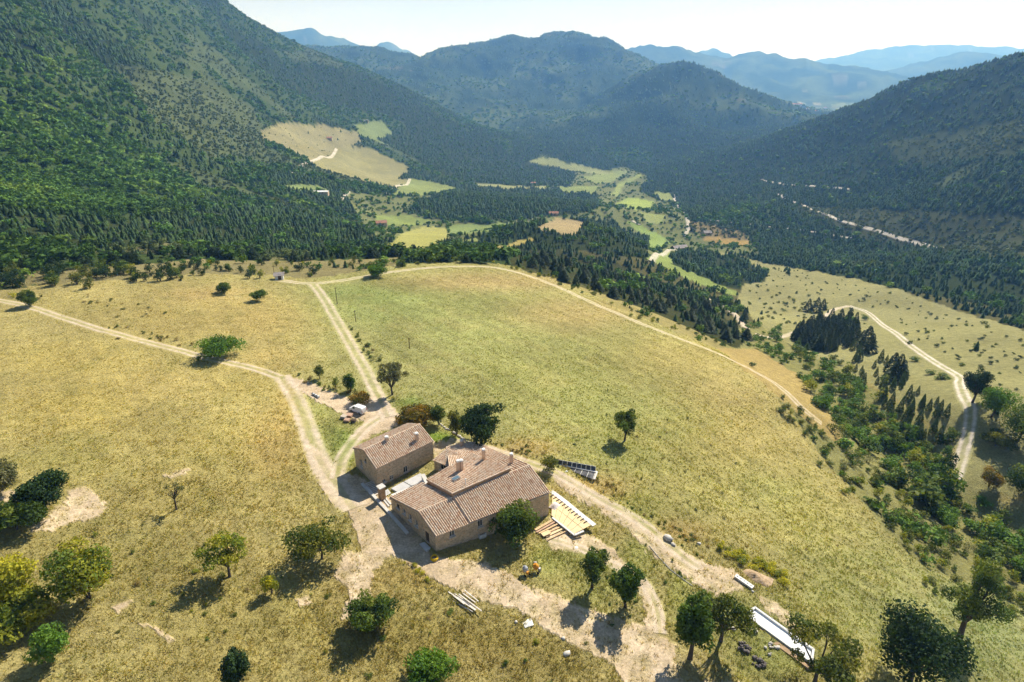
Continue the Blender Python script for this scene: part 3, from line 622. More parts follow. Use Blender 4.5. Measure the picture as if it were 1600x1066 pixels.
track('gravel_road', [(1166,514),(1155,500),(1138,484),(1110,468)], 5, ruts=False, lift=.4, step=2, rmin=300)
for pl, w in (([(1052,305),(1060,322),(1073,340),(1075,356),(1070,370)], 6), ([(1066,388),(1040,396),(1018,410)], 6), ([(988,346),(1000,352)], 7), ([(1190,281),(1260,291),(1330,297)], 6), ([(1210,303),(1250,320),(1300,340),(1370,362),(1430,380),(1472,390)], 6.5), ([(1110,345),(1180,352),(1260,362),(1330,373)], 5), ([(455,276),(462,268)], 7), ([(468,261),(500,247),(526,233)], 6), ([(606,304),(640,280)], 7), ([(528,315),(545,300)], 6)):
    track('valley_road', pl, w, ruts=False, lift=1.2, step=8, col=(.55,.49,.41), rmin=480)

# ------------------------------------------------------------------ solid shapes
class MB:
    def __init__(s): s.v = []; s.f = []
    def poly(s, P):
        b = len(s.v); s.v += [tuple(p) for p in P]; s.f.append(tuple(range(b, b + len(P)))); return s
    def box(s, c, size, rz=0.0, tilt=None):
        M = Matrix.Translation(Vector(c)) @ Matrix.Rotation(rz, 4, 'Z')
        if tilt is not None: M = M @ tilt
        x, y, z = (q / 2 for q in size); b = len(s.v)
        for p in ((-x,-y,-z),(x,-y,-z),(x,y,-z),(-x,y,-z),(-x,-y,z),(x,-y,z),(x,y,z),(-x,y,z)): s.v.append(tuple(M @ Vector(p)))
        for f in ((0,3,2,1),(4,5,6,7),(0,1,5,4),(1,2,6,5),(2,3,7,6),(3,0,4,7)): s.f.append(tuple(b + i for i in f))
        return s
    def beam(s, a, b, w, h):
        a, b = Vector(a), Vector(b); d = b - a; q = d.to_track_quat('X', 'Z')
        return s.box((a + b) / 2, (d.length, w, h), 0, q.to_matrix().to_4x4())
    def prism(s, base, z0, z1):
        """upright prism over a plan outline; z1 a number or one height per corner"""
        n = len(base); b = len(s.v); zt = z1 if hasattr(z1, '__len__') else [z1] * n
        s.v += [(p[0], p[1], z0) for p in base] + [(p[0], p[1], z) for p, z in zip(base, zt)]
        s.f.append(tuple(b + i for i in reversed(range(n)))); s.f.append(tuple(b + n + i for i in range(n)))
        for i in range(n): j = (i + 1) % n; s.f.append((b + i, b + j, b + n + j, b + n + i))
        return s
    def cyl(s, c, r, h, n=12, r2=None, axis=None):
        q = Vector(axis if axis else (0, 0, 1)).to_track_quat('Z', 'Y'); r2 = r if r2 is None else r2; b = len(s.v); c = Vector(c)
        for k, rr, zz in [(k, r, -h / 2) for k in range(n)] + [(k, r2, h / 2) for k in range(n)]:
            a = 2 * math.pi * k / n; s.v.append(tuple(c + q @ Vector((rr * math.cos(a), rr * math.sin(a), zz))))
        s.f.append(tuple(b + i for i in reversed(range(n)))); s.f.append(tuple(b + n + i for i in range(n)))
        for k in range(n): j = (k + 1) % n; s.f.append((b + k, b + j, b + n + j, b + n + k))
        return s
    def build(s, name, mat, parent=None, bevel=0.0, smooth=False, **k):
        me = bpy.data.meshes.new(name); me.from_pydata(s.v, [], s.f); me.materials.append(mat); me.update()
        if bevel:
            bm = bmesh.new(); bm.from_mesh(me); bmesh.ops.bevel(bm, geom=list(bm.edges), offset=bevel, segments=2, affect='EDGES', profile=.6, clamp_overlap=True); bm.to_mesh(me); bm.free()
        if smooth: me.polygons.foreach_set('use_smooth', np.ones(len(me.polygons), bool))
        return link(name, me, parent, **k)
def root(name, label, cat, loc=(0, 0, 0), rz=0.0, group=None):
    return link(name, None, loc=loc, rz=rz, label=label, cat=cat, group=group)

# ---- materials of the buildings
def stone_mat(name, c, sc=2.6):
    q = NM(name); mp = q.n('ShaderNodeMapping'); mp.inputs['Scale'].default_value = (1, 1, 1.5); q.l(q.pos(), mp.inputs['Vector'])
    v = q.n('ShaderNodeTexVoronoi'); v.inputs['Scale'].default_value = sc; q.l(mp.outputs['Vector'], v.inputs['Vector'])
    e = q.n('ShaderNodeTexVoronoi', feature='DISTANCE_TO_EDGE'); e.inputs['Scale'].default_value = sc; q.l(mp.outputs['Vector'], e.inputs['Vector'])
    hs = q.n('ShaderNodeSeparateColor'); q.l(v.outputs['Color'], hs.inputs[0])
    c = np.array(c)
    st = q.mix(hs.outputs[0], tuple(c * .62), tuple(c * 1.28)); st = q.mix(q.ramp(q.noise(.45, 5, .65), .35, .65, 0, .7), st, tuple(c * np.array((.7, .68, .66))))
    st = q.mix(q.ramp(hs.outputs[1], .8, 1, 0, .6), st, tuple(c * np.array((1.25, .95, .72))))
    mortar = q.ramp(e.outputs['Distance'], .0, .07, 1, 0)
    q.col(q.mix(mortar, st, tuple(np.minimum(c * np.array((1.25, 1.25, 1.22)), .9)))); q.bump(q.ramp(e.outputs['Distance'], 0, .12, 0, 1), .06)
    return q.m
STONE = stone_mat('rubble_stone', (.60, .48, .335)); STONE2 = stone_mat('ochre_rubble_stone', (.58, .455, .31)); BRICKY = stone_mat('ochre_render', (.52, .34, .2), 4)
rt = NM('roof_tile'); gi = rt.n('ShaderNodeNewGeometry').outputs['Random Per Island']
cr_ = rt.n('ShaderNodeValToRGB'); rt.l(gi, cr_.inputs[0]); e = cr_.color_ramp.elements
e[0].position = 0; e[0].color = (.47, .275, .17, 1); e[1].position = 1; e[1].color = (.70, .58, .44, 1)
for p_, c_ in ((.10, (.57,.375,.245,1)), (.35, (.64,.465,.32,1)), (.55, (.69,.525,.375,1)), (.75, (.72,.57,.43,1)), (.9, (.60,.50,.385,1))): k_ = e.new(p_); k_.color = c_
rt.col(rt.mix(rt.ramp(rt.noise(.5, 5, .7), .4, .68, 0, .4), rt.scale(cr_.outputs[0], rt.ramp(rt.noise(7, 3, .7), .3, .7, .8, 1.18)), (.46, .35, .26))); rt.b.inputs['Roughness'].default_value = .8
DECK = simple('roof_underlay', (.40, .27, .19), .25, 2)
MORTAR = simple('lime_mortar', (.52, .44, .35), .2, 3); CONC = simple('pale_concrete', (.54, .52, .48), .12, 1.2, bump=.01); WHITE = simple('white_paint', (.70, .69, .66), .06, 2)
SLAB = simple('terrace_concrete', (.50, .495, .49), .10, .8); ZINC = simple('grey_zinc', (.42, .43, .45), .2, 3, rough=.45, metal=.6); DARKWOOD = simple('dark_timber', (.09, .065, .045), .3, 5)
WOOD = simple('new_timber', (.60, .42, .235), .2, 2.2); WOOD2 = simple('weathered_pale_timber', (.62, .57, .50), .22, 2); PLY = simple('plywood', (.74, .57, .33), .10, 1.1); ORANGE = simple('terracotta', (.46, .30, .21), .25, 3)
ROCK = simple('pale_limestone', (.50, .47, .42), .35, 1.5, bump=.1); DKROCK = simple('dark_stone', (.12, .105, .10), .4, 3, bump=.1); RUBBER = simple('black_rubber', (.02, .02, .02), .2, 4); YEL = simple('yellow_plastic', (.78, .50, .03), .1, 3, rough=.45)
def glass_mat(name, c=(.03, .04, .05), rough=.08):
    q = NM(name); q.b.inputs['Base Color'].default_value = (*c, 1); q.b.inputs['Roughness'].default_value = rough; q.b.inputs['Specular IOR Level'].default_value = .6
    q.l(q.ramp(q.noise(.8, 2), .3, .7, rough, rough * 2.2), q.b.inputs['Roughness']); return q.m
GLASS = glass_mat('window_glass'); SKYL = glass_mat('skylight_glass', (.10, .16, .20), .04)

def wall_panel(mb, p0, p1, zb, zt, openings=(), depth=.28):
    """upright wall from p0 to p1 (plan) with rectangular holes (s0, s1, z0, z1) and their reveals; outward side on the right of p0->p1"""
    p0 = Vector((p0[0], p0[1], 0)); p1 = Vector((p1[0], p1[1], 0)); d = p1 - p0; L = d.length; d.normalize(); n = Vector((d.y, -d.x, 0))
    ss = sorted({0.0, L, *[o[0] for o in openings], *[o[1] for o in openings]}); zs = sorted({zb, zt, *[o[2] for o in openings], *[o[3] for o in openings]})
    at = lambda s, z, k=0: p0 + d * s - n * k + Vector((0, 0, z))
    for i in range(len(ss) - 1):
        for j in range(len(zs) - 1):
            cs, cz = (ss[i] + ss[i + 1]) / 2, (zs[j] + zs[j + 1]) / 2
            if any(o[0] < cs < o[1] and o[2] < cz < o[3] for o in openings): continue
            mb.poly([at(ss[i], zs[j]), at(ss[i + 1], zs[j]), at(ss[i + 1], zs[j + 1]), at(ss[i], zs[j + 1])])
    for a, b, c, e in [o[:4] for o in openings]:
        mb.poly([at(a, c), at(a, c, depth), at(b, c, depth), at(b, c)]); mb.poly([at(a, e), at(b, e), at(b, e, depth), at(a, e, depth)])
        mb.poly([at(a, c), at(a, e), at(a, e, depth), at(a, c, depth)]); mb.poly([at(b, c), at(b, c, depth), at(b, e, depth), at(b, e)])
    return d, n
def fill_opening(parent, p0, p1, o, kind):
    """window or door set into an opening"""
    p0 = Vector((p0[0], p0[1], 0)); d = (Vector((p1[0], p1[1], 0)) - p0).normalized(); n = Vector((d.y, -d.x, 0)); a, b, c, e = o[:4]; rz = math.atan2(d.y, d.x)
    mid = p0 + d * (a + b) / 2; w, h = b - a, e - c
    if kind == 'hole':
        MB().box(mid - n * .24 + Vector((0, 0, (c + e) / 2)), (w, .04, h), rz).build('putlog_hole', RUBBER, parent); return
    if kind in ('door', 'dark_door', 'opening'):
        dr = MB().box(mid - n * .2 + Vector((0, 0, (c + e) / 2)), (w, .06, h), rz).build('door', WHITE if kind == 'door' else DARKWOOD, parent)
        if kind == 'door':
            for sx in (-.22, .22):
                for zz in (.62, .82): MB().box(mid - n * .16 + d * sx * w + Vector((0, 0, c + h * zz)), (w * .3, .03, h * .14), rz).build('pane', GLASS, dr)
        return
    f = .07; mb = MB()
    for s_, z_, ws, hs in ((0, c + f / 2, w, f), (0, e - f / 2, w, f), (-w / 2 + f / 2, (c + e) / 2, f, h - 2 * f - .006), (w / 2 - f / 2, (c + e) / 2, f, h - 2 * f - .006), (0, (c + e) / 2, f * .8, h - 2 * f - .006)):
        mb.box(mid - n * .17 + d * s_ + Vector((0, 0, z_)), (ws, .07, hs), rz)
    wn = mb.build('window', WHITE if kind != 'brown' else DARKWOOD, parent)
    for s_ in (-1, 1): MB().box(mid - n * .2 + d * s_ * (w / 4) + Vector((0, 0, (c + e) / 2)), (w / 2 - f, .02, h - 2 * f), rz).build('pane', GLASS, wn)
    MB().box(mid + n * .06 + Vector((0, 0, c - .06)), (w + .3, .3, .1), rz).build('sill', CONC, wn)
def wall_hit(p0, p1, u, v):
    """pixel on an upright wall -> distance along it and height"""
    d = ray(u, v); p0 = Vector((p0[0], p0[1])); e = Vector((p1[0], p1[1])) - p0; L = e.length; e.normalize(); n = (e.y, -e.x)
    t = (p0.x * n[0] + p0.y * n[1]) / (d[0] * n[0] + d[1] * n[1]); x, y = d[0] * t, d[1] * t
    return (x - p0.x) * e.x + (y - p0.y) * e.y, HCAM + d[2] * t
def opening_at(p0, p1, u, v, w, h): s, z = wall_hit(p0, p1, u, v); return (s - w / 2, s + w / 2, z - h / 2, z + h / 2)

def tiles(name, E0, E1, T0, T1, parent, seed=0, pw=.42, pl=.46, over=.25, side=.18, skip=None):
    """canal tiles on the slope with eaves E0-E1 and top T0-T1 (seen from outside E0 left, E1 right)"""
    g = np.random.default_rng(seed); E0, E1, T0, T1 = (np.array(tuple(q), float) for q in (E0, E1, T0, T1))
    def grow(a, b, k): d = a - b; return a + d / np.linalg.norm(d) * k
    e0, e1 = grow(E0, T0, over), grow(E1, T1, over); a0, a1 = grow(e0, e1, side), grow(e1, e0, side); b0, b1 = grow(T0, T1, side), grow(T1, T0, side)
    W_ = (np.linalg.norm(a1 - a0) + np.linalg.norm(b1 - b0)) / 2; L = (np.linalg.norm(b0 - a0) + np.linalg.norm(b1 - a1)) / 2
    nc, nrw = max(2, int(round(W_ / pw))), max(2, int(round(L / pl)))
    nrm = np.cross(a1 - a0, b0 - a0); nrm /= np.linalg.norm(nrm)
    if nrm[2] < 0: nrm = -nrm
    P = lambda s, t: (a0 * (1 - s) + a1 * s) * (1 - t) + (b0 * (1 - s) + b1 * s) * t
    V = []; F = []; arc = [(-.5, -.02), (-.36, .55), (0, .92), (.36, .55), (.5, -.02)]
    for c in range(nc):
        for r in range(nrw):
            s0, t0 = (c + .5) / nc, r / nrw
            if skip and skip(P(s0, t0 + .5 / nrw)): continue
            j = g.normal() * .02; base = P(s0, t0); ax = (P(s0, min(1, t0 + .02)) - base); ax /= np.linalg.norm(ax) + 1e-9; cx = np.cross(ax, nrm); cx /= np.linalg.norm(cx)
            cx = cx + ax * g.normal() * .04
            p0 = base - ax * (.05 + abs(g.normal()) * .02); p1 = base + ax * (L / nrw + .03); b = len(V); wd = pw * (.70 + .08 * g.random())
            for p, lift, k in ((p0, .055 + j, 1.0), (p1, .025 + j, .86)):
                for q, h in arc: V.append(p + cx * q * wd * k + nrm * (lift + h * pw * .42 * k))
            for i in range(4): F.append((b + i, b + i + 1, b + 6 + i, b + 5 + i))
    me = mesh_np(name, np.array(V), np.array(F), [rt.m])
    o = link(name, me, parent, kind='stuff')
    under = MB(); th = -.12 * nrm
    top = [a0, a1, b1, b0]; bot = [q + th for q in top]
    under.poly(top); under.poly(bot[::-1])
    for i in range(4): k = (i + 1) % 4; under.poly([top[i], bot[i], bot[k], top[k]])
    if not skip: under.build('roof_deck', DECK, parent)
    return nrm
def ridge_caps(parent, A, B, n=None):
    A, B = Vector(A), Vector(B); L = (B - A).length; n = int(L / .42); d = (B - A).normalized(); s = Vector((-d.y, d.x, 0)).normalized(); V = []; F = []
    for k in range(n):
        b = len(V); g0 = random.uniform(-.015, .015)
        for p, r in ((A + d * L * k / n, .15), (A + d * (L * (k + 1) / n + .04), .135)):
            for q in range(6):
                a = math.pi * q / 5; V.append(p + s * math.cos(a) * r + Vector((0, 0, .02 + g0 + math.sin(a) * r)))
        for q in range(5): F.append((b + q, b + q + 1, b + 7 + q, b + 6 + q))
    me = mesh_np('ridge_tiles', np.array([tuple(v) for v in V]), np.array(F), [rt.m]); link('ridge_tiles', me, parent, kind='stuff')
def plane_hit(p, n, u, v):
    d = Vector(ray(u, v)); c = Vector((0, 0, HCAM)); t = (Vector(p) - c).dot(Vector(n)) / d.dot(Vector(n)); return c + d * t
def chimney(parent, base, top_row, w=.75, l=.75, rz=.6, pots=1):
    B = Vector(base); y = -(top_row - 533) / FPX; zt = HCAM + B.y * (y * CP - SP) / (CP + y * SP); zt = max(zt - .35, B.z + .6)
    ch = MB().box((B.x, B.y, (B.z - .5 + zt) / 2), (w, l, zt - B.z + .5), rz).build('chimney', MORTCH, parent)
    MB().box((B.x, B.y, zt + .05), (w * 1.12, l * 1.12, .08), rz).box((B.x, B.y, zt + .3), (w * 1.1, l * 1.1, .06), rz).box((B.x, B.y, zt + .18), (w * .7, l * .7, .18), rz).build('chimney_cap', WHITE, ch)
MORTCH = simple('chimney_render', (.58, .42, .29), .18, 3)

# ------------------------------------------------------------------ upper stone house
hs = root('stone_house', 'two storey rubble stone house with a tiled gable roof beside the yard', 'house', (-26.5, 100, 0))
hs.location = (0, 0, 0)
EA = 5.4; RA = 7.35
A_fl, A_fr, A_bl = atz(587.3, 731.9, EA), atz(675.9, 688.8, EA), atz(552.8, 700.8, EA)
A_br = A_bl + (A_fr - A_fl) * .97
A_rl, A_rr = (A_fl + A_bl) / 2, (A_fr + A_br) / 2; A_rl.z = A_rr.z = RA
mb = MB()
ops = [(opening_at(A_fl, A_fr, 634, 733.5, 1.0, 1.45), 'window'), (opening_at(A_fl, A_fr, 612.3, 749.5, .95, 2.1), 'door'), (opening_at(A_fl, A_fr, 600.5, 751.5, .8, .7), 'window')]
ops += [(opening_at(A_fl, A_fr, u, v, .26, .26), 'hole') for u, v in ((608.5, 726.6), (621.8, 735.6), (643.2, 724.8), (655, 712), (668.7, 731.5))]
wall_panel(mb, A_fl, A_fr, -3, EA, [o for o, _ in ops])
gops = [(opening_at(A_bl, A_fl, 564.5, 724, .95, 1.9), 'window'), (opening_at(A_bl, A_fl, 571, 719, .7, .9), 'brown')]
wall_panel(mb, A_bl, A_fl, -3, EA, [o for o, _ in gops]); wall_panel(mb, A_fr, A_br, -3, EA); wall_panel(mb, A_br, A_bl, -3, EA)
mb.poly([A_bl, A_fl, A_rl]); mb.poly([A_fr, A_br, A_rr])
mb.build('wall', STONE, hs)
for o, k in ops: fill_opening(hs, A_fl, A_fr, o, k)
for o, k in gops: fill_opening(hs, A_bl, A_fl, o, k)
lift = Vector((0, 0, .1))
nA = tiles('roof_tiles', A_fl + lift, A_fr + lift, A_rl + lift, A_rr + lift, hs, 1); tiles('roof_tiles', A_br + lift, A_bl + lift, A_rr + lift, A_rl + lift, hs, 2)
dA = (A_rr - A_rl).normalized(); ridge_caps(hs, A_rl - dA * .2 + lift, A_rr + dA * .2 + lift)
for u, v, tv in ((604.6, 689.5, 681.5), (651.4, 689, 676)): chimney(hs, plane_hit(A_fl, nA, u, v), tv, .62, .62, .79)

# ------------------------------------------------------------------ long farmhouse
fh = root('farmhouse', 'long stone farmhouse under several tiled roofs with a raised middle block', 'house')
EB, RB = 3.5, 5.75
B_fl, B_fr, B_g = atz(680, 837.2, EB), atz(858, 769.7, EB), atz(610.6, 778.1, EB)
B_rl, B_rr = atz(656.6, 798.8, RB), atz(827.2, 728.4, RB)
B_back = atz(742, 692, 2.9); B_g2 = atz(660.9, 755.6, EB)
mb = MB()
ops = [(opening_at(B_fl, B_fr, 706.5, 834, 1.0, 1.3), 'window'), (opening_at(B_fl, B_fr, 750.6, 818, .95, 1.5), 'window'), (opening_at(B_fl, B_fr, 851, 790.5, .3, .3), 'hole')]
wall_panel(mb, B_fl, B_fr, -5, EB, [o for o, _ in ops])
gops = [(opening_at(B_g, B_fl, 622, 790.5, .9, 1.2), 'brown'), (opening_at(B_g, B_fl, 631.5, 798.5, .9, 1.5), 'window'), (opening_at(B_g, B_fl, 641, 808.5, .9, 1.5), 'window'), (opening_at(B_g, B_fl, 650.8, 818, .9, 1.4), 'window'), (opening_at(B_g, B_fl, 667.5, 839, 1.2, 2.2), 'dark_door')]
wall_panel(mb, B_g, B_fl, -3, EB, [o for o, _ in gops]); wall_panel(mb, B_fr, B_back, -5, 2.9); wall_panel(mb, B_back, B_g2, -3, 2.9); wall_panel(mb, B_g2, B_g, -3, EB)
def onto(p, a, b):    # foot of p on the plan line a-b
    e = Vector((b.x - a.x, b.y - a.y)); t = ((p.x - a.x) * e.x + (p.y - a.y) * e.y) / e.length_squared; return a.lerp(b, t)
g0 = onto(B_rl, B_g, B_fl); g0.z = RB
mb.poly([B_g, B_fl, g0]); f2 = Vector((B_fr.x, B_fr.y, 2.9)); mb.poly([f2, B_back, Vector((B_rr.x, B_rr.y, RB)), B_fr])
mb.build('wall', STONE2, fh)
for o, k in ops: fill_opening(fh, B_fl, B_fr, o, k)
for o, k in gops: fill_opening(fh, B_g, B_fl, o, k)
# front slope in two parts, the longer one stepping up a little
dR = (B_rr - B_rl); cut_r = atz(708.5, 778, RB); cut_r = B_rl + dR * ((cut_r - B_rl).dot(dR) / dR.length_squared); dE = B_fr - B_fl; cut_e = atz(731, 813.8, EB); cut_e = B_fl + dE * ((cut_e - B_fl).dot(dE) / dE.length_squared)
tiles('roof_tiles', B_fl + lift, cut_e + lift, g0 + lift, cut_r + lift, fh, 3, side=.12)
l2 = Vector((0, 0, .34)); nC = tiles('roof_tiles', cut_e + l2, B_fr + l2, cut_r + l2, B_rr + l2, fh, 4, side=.1)
# rear slopes
r_cut = B_g2
tiles('roof_tiles', B_g2 + lift, B_g + lift, cut_r + lift, g0 + lift, fh, 5, side=.12)
dl = atz(698, 700.5, 2.9)
nR = tiles('roof_tiles', B_back + lift, dl + lift, B_rr + l2, cut_r + l2, fh, 6, side=.12)
ridge_caps(fh, g0 + lift, cut_r + lift)
dn_ = Vector((0, 0, -.12)); MB().beam(B_fl + dn_, B_fr + dn_, .34, .16).build('eaves_cornice', MORTAR, fh)
MB().beam(A_fl + dn_, A_fr + dn_, .34, .16).build('eaves_cornice', MORTAR, hs)

MB().beam(cut_r + l2 + Vector((0, 0, .03)), cut_r.lerp(B_rr, .62) + l2 + Vector((0, 0, .03)), .26, .1).build('flashing', ZINC, fh)
ridge_caps(fh, cut_r.lerp(B_rr, .62) + l2, B_rr + l2)
# raised middle block
M_f, M_r, M_l, M_b = atz(706.5, 772, 6.75), atz(798, 732.2, 6.75), atz(667.8, 750.9, 4.75), atz(739, 709.7, 4.75)
mb = MB()
for a, b in ((M_l, M_f), (M_f, M_r), (M_r, M_b), (M_b, M_l)):
    mb.poly([(a.x, a.y, -1), (b.x, b.y, -1), tuple(b), tuple(a)])
mb.build('upper_wall', BRICKY, fh)
nM = tiles('roof_tiles', M_b + lift, M_l + lift, M_r + lift, M_f + lift, fh, 7, over=.2, side=.15)
dM = (M_r - M_f).normalized(); ridge_caps(fh, M_f - dM * .1 + lift, M_r + dM * .1 + lift)
# low link to the upper house
D_tl, D_tr, D_br, D_bl = atz(699.7, 700.3, 3.9), atz(726.5, 714.8, 3.9), atz(702.5, 729, 3.0), atz(678, 719, 3.0)
mb = MB(); ops = [(opening_at(D_bl, D_br, 692.5, 731, 1.5, 1.3), 'window')]
wall_panel(mb, D_bl, D_br, -2, 3.0, [o for o, _ in ops]); wall_panel(mb, D_tl, D_bl, -2, 3.0); wall_panel(mb, D_br, D_tr, -2, 3.0)
mb.poly([(D_tr.x, D_tr.y, -2), (D_tl.x, D_tl.y, -2), tuple(D_tl), tuple(D_tr)])
mb.build('link_wall', STONE, fh)
for o, k in ops: fill_opening(fh, D_bl, D_br, o, k)
tiles('roof_tiles', D_bl + lift, D_br + lift, D_tl + lift, D_tr + lift, fh, 8, side=.15)
for n_, p_, u, v, tv in ((nR, B_rr + l2, 721.4, 697, 687), (nM, M_f, 755.7, 716.2, 701), (nR, B_rr + l2, 799, 723.5, 708), (nM, M_f, 716, 735, 719), (nM, M_f, 721.2, 733.2, 718)): chimney(fh, plane_hit(p_, n_, u, v), tv, .55, .55, .55)
def on_slope(mb, c, n, up, w, l, t, k=0): 
    n = Vector(n); up = Vector(up); up = (up - n * up.dot(n)).normalized(); x = up.cross(n)
    M = Matrix((x, up, n)).transposed().to_4x4(); return mb.box(Vector(c) + n * (t / 2 + k), (w, l, t), 0, M)
sc_ = plane_hit(M_f + lift, nM, 712.4, 748.3); upv = M_f - M_l
sk_ = on_slope(MB(), sc_, nM, upv, 1.5, 1.15, .22).build('skylight', ZINC, fh); on_slope(MB(), sc_, nM, upv, 1.25, .9, .04, .225).build('pane', SKYL, sk_)
vp = plane_hit(M_f + lift, nM, 727.6, 757); MB().cyl(vp + Vector((0, 0, .55)), .09, 1.3, 8).cyl(vp + Vector((0, 0, 1.25)), .17, .16, 8, .1).build('vent_pipe', WHITE, fh)
# ------------------------------------------------------------------ things about the yard
def P3(u, v, dz=0.0): x, y, z = pick(u, v); return Vector((x, y, z + dz))
def dirz(a, b): d = b - a; return math.atan2(d.y, d.x)

def top_z(x, y, row): yy = -(row - 533) / FPX; return HCAM + y * (yy * CP - SP) / (CP + yy * SP)
# parked van
a_, b_ = P3(549.8, 643.6), P3(562.5, 648.2); rv = dirz(b_, a_)           # points to the front
c_ = (a_ + b_) / 2 + Vector((-math.sin(rv), math.cos(rv), 0)) * -.75
van = root('parked_van', 'small white delivery van parked at the track junction above the houses', 'van', (c_.x, c_.y, float(hz(c_.x, c_.y)) + .05), rv)
PAINT = simple('white_car_paint', (.80, .80, .80), .03, 1, rough=.25, spec=.5)
prof = [(-2.15,.38),(2.0,.38),(2.15,.55),(2.15,.85),(1.95,1.0),(1.35,1.15),(.72,1.72),(.35,1.84),(-1.9,1.86),(-2.12,1.7),(-2.2,.9)]
mb = MB(); n = len(prof); W2 = .88
ring = lambda s, k: [(x * (1 - .0 * k), s * (W2 - k * .16 * max(0, (z - .95))), z) for x, z in prof]
L_, R_ = ring(1, 1), ring(-1, 1); mb.v = L_ + R_; mb.f = [tuple(range(n)), tuple(reversed(range(n, 2 * n)))] + [(i, n + i, n + (i + 1) % n, (i + 1) % n) for i in range(n)]
body = mb.build('body', PAINT, van, bevel=.05)
def vquad(name, pts, mat, par): q = MB(); q.poly(pts); q.v += [(p[0], p[1] - .015 * (1 if p[1] > 0 else -1) if abs(p[1]) > .5 else p[1], p[2] - .02) for p in pts]; m = len(pts); q.f.append(tuple(reversed(range(m, 2 * m)))); q.f += [(i, m + i, m + (i + 1) % m, (i + 1) % m) for i in range(m)]; q.build(name, mat, par)
sx = lambda s, z: s * (W2 - .16 * max(0, z - .95) + .012)
for s in (-1, 1):
    vquad('side_window', [(1.2, sx(s, 1.12), 1.12), (.68, sx(s, 1.62), 1.62), (.2, sx(s, 1.62), 1.62), (.2, sx(s, 1.12), 1.12)], GLASS, van)
    for x in (1.35, -1.3):
        w = MB().cyl((x, s * .82, .32), .32, .2, 16, axis=(0, 1, 0)).build('wheel', RUBBER, van); MB().cyl((x, s * .93, .32), .18, .03, 12, axis=(0, 1, 0)).build('rim', ZINC, w)
    MB().box((2.13, s * .62, .8), (.08, .32, .16)).build('headlight', simple('lamp_glass', (.55, .56, .58), .1, 4, rough=.1), van, bevel=.02)
    MB().box((-2.2, s * .74, 1.05), (.05, .14, .42)).build('tail_light', simple('red_lens', (.35, .02, .02), .1, 4, rough=.2), van)
MB().poly([(1.34, -.72, 1.17), (1.34, .72, 1.17), (.76, .62, 1.70), (.76, -.62, 1.70)]).build('windscreen', GLASS, van)
MB().box((2.16, 0, .5), (.1, 1.6, .2)).build('bumper', simple('grey_plastic', (.09, .09, .095), .15, 4), van, bevel=.03)
van.children[-2].location.x += .02; van.children[-2].location.z += .02

# pallets of roof tiles
for i, (u, v, s, mat, lab, hh) in enumerate(((537.5, 653.5, 1.35, MORTAR, 'pale topped pallet of clay tiles, the left one near the van', .55), (546, 651, 1.5, ORANGE, 'long reddish pallet of clay tiles nearest the van', .5), (542.5, 658.5, 1.3, ORANGE, 'pinkish pallet of clay tiles in front of the other two', .45), (552.5, 660, 1.0, DARKWOOD, 'dark wooden crate at the end of the tile pallets', .75))):
    q = P3(u, v); rz = rv + .2 + .1 * i; o = root('tile_pallet' if i < 3 else 'wooden_crate', lab, 'pallet' if i < 3 else 'crate', q, rz, 'tile pallets by the van' if i < 3 else None)
    for k in (-.4, 0, .4): MB().box((0, k * s, .07), (s * 1.05, .1, .14)).build('pallet_block', DARKWOOD, o)
    if i < 3:
        for k in range(4): MB().box((-s * .375 + k * s * .25, 0, .145 + hh / 2), (s * .235, s * .86, hh + .02 * (k % 2))).build('tile_stack', mat, o)
    else:
        for k in range(4): MB().box((0, 0, .2 + k * .17), (s * .9, s * .9, .15)).build('board', mat, o)
# pipe
a_, b_ = P3(488.3, 616.5, .3), P3(498.8, 622.3, .3); o = root('drain_pipe', 'short white plastic drain pipe lying beside the track', 'pipe', (0, 0, 0)); d_ = (b_ - a_)
MB().cyl((a_ + b_) / 2, .3, d_.length, 16, axis=d_).build('tube', WHITE, o, smooth=False)
for k in (.06, .38, .72): MB().cyl(a_ + d_ * k, .32, .22, 16, axis=d_).build('band', RUBBER, o)

# courtyard terrace of concrete slabs between the houses
zt_ = 1.0
def slab(name, pix, z, th, mat, label, cat='slab', bevel=0.0, parent=None, group=None):
    pts = [atz(u, v, z) for u, v in pix]
    ar = sum(p.x * q.y - q.x * p.y for p, q in zip(pts, pts[1:] + pts[:1]))
    if ar < 0: pts.reverse()
    c = sum(pts, Vector()) / len(pts); c.z = z - th
    mb = MB().prism([(p.x - c.x, p.y - c.y) for p in pts], 0, th)
    return mb.build(name, mat, parent, bevel, loc=c, label=label, cat=cat, group=group) if parent is None else MB().prism([(p.x, p.y) for p in pts], z - th, z).build(name, mat, parent, bevel)
slab('terrace_slab', [(611.2, 763), (629.8, 753), (642, 759.6), (623.6, 770.5)], zt_, 1.4, SLAB, 'grey concrete slab in front of the white house door', 'terrace')
slab('terrace_slab', [(631.2, 752.4), (656.5, 739.6), (663.5, 744.2), (662, 752.6), (643.4, 759)], zt_ + .03, 1.4, SLAB, 'pale concrete slab half in sun beside the house wall', 'terrace')
slab('terrace_slab', [(601.5, 767), (606, 764), (611, 770.5), (602.5, 775.5)], zt_ - .3, 1.0, SLAB, 'small concrete landing between the pillar and the terrace', 'terrace')
slab('terrace_kerb', [(611, 772.5), (659, 755), (660.5, 757), (613, 775)], zt_ + .25, 1.5, WHITE, 'white kerb along the terrace below the farmhouse eaves', 'kerb')
pl = root('stone_pillar', 'square stone pillar with a grey cap at the corner of the stone house', 'pillar', P3(597.5, 780)); pz = pl.location.z
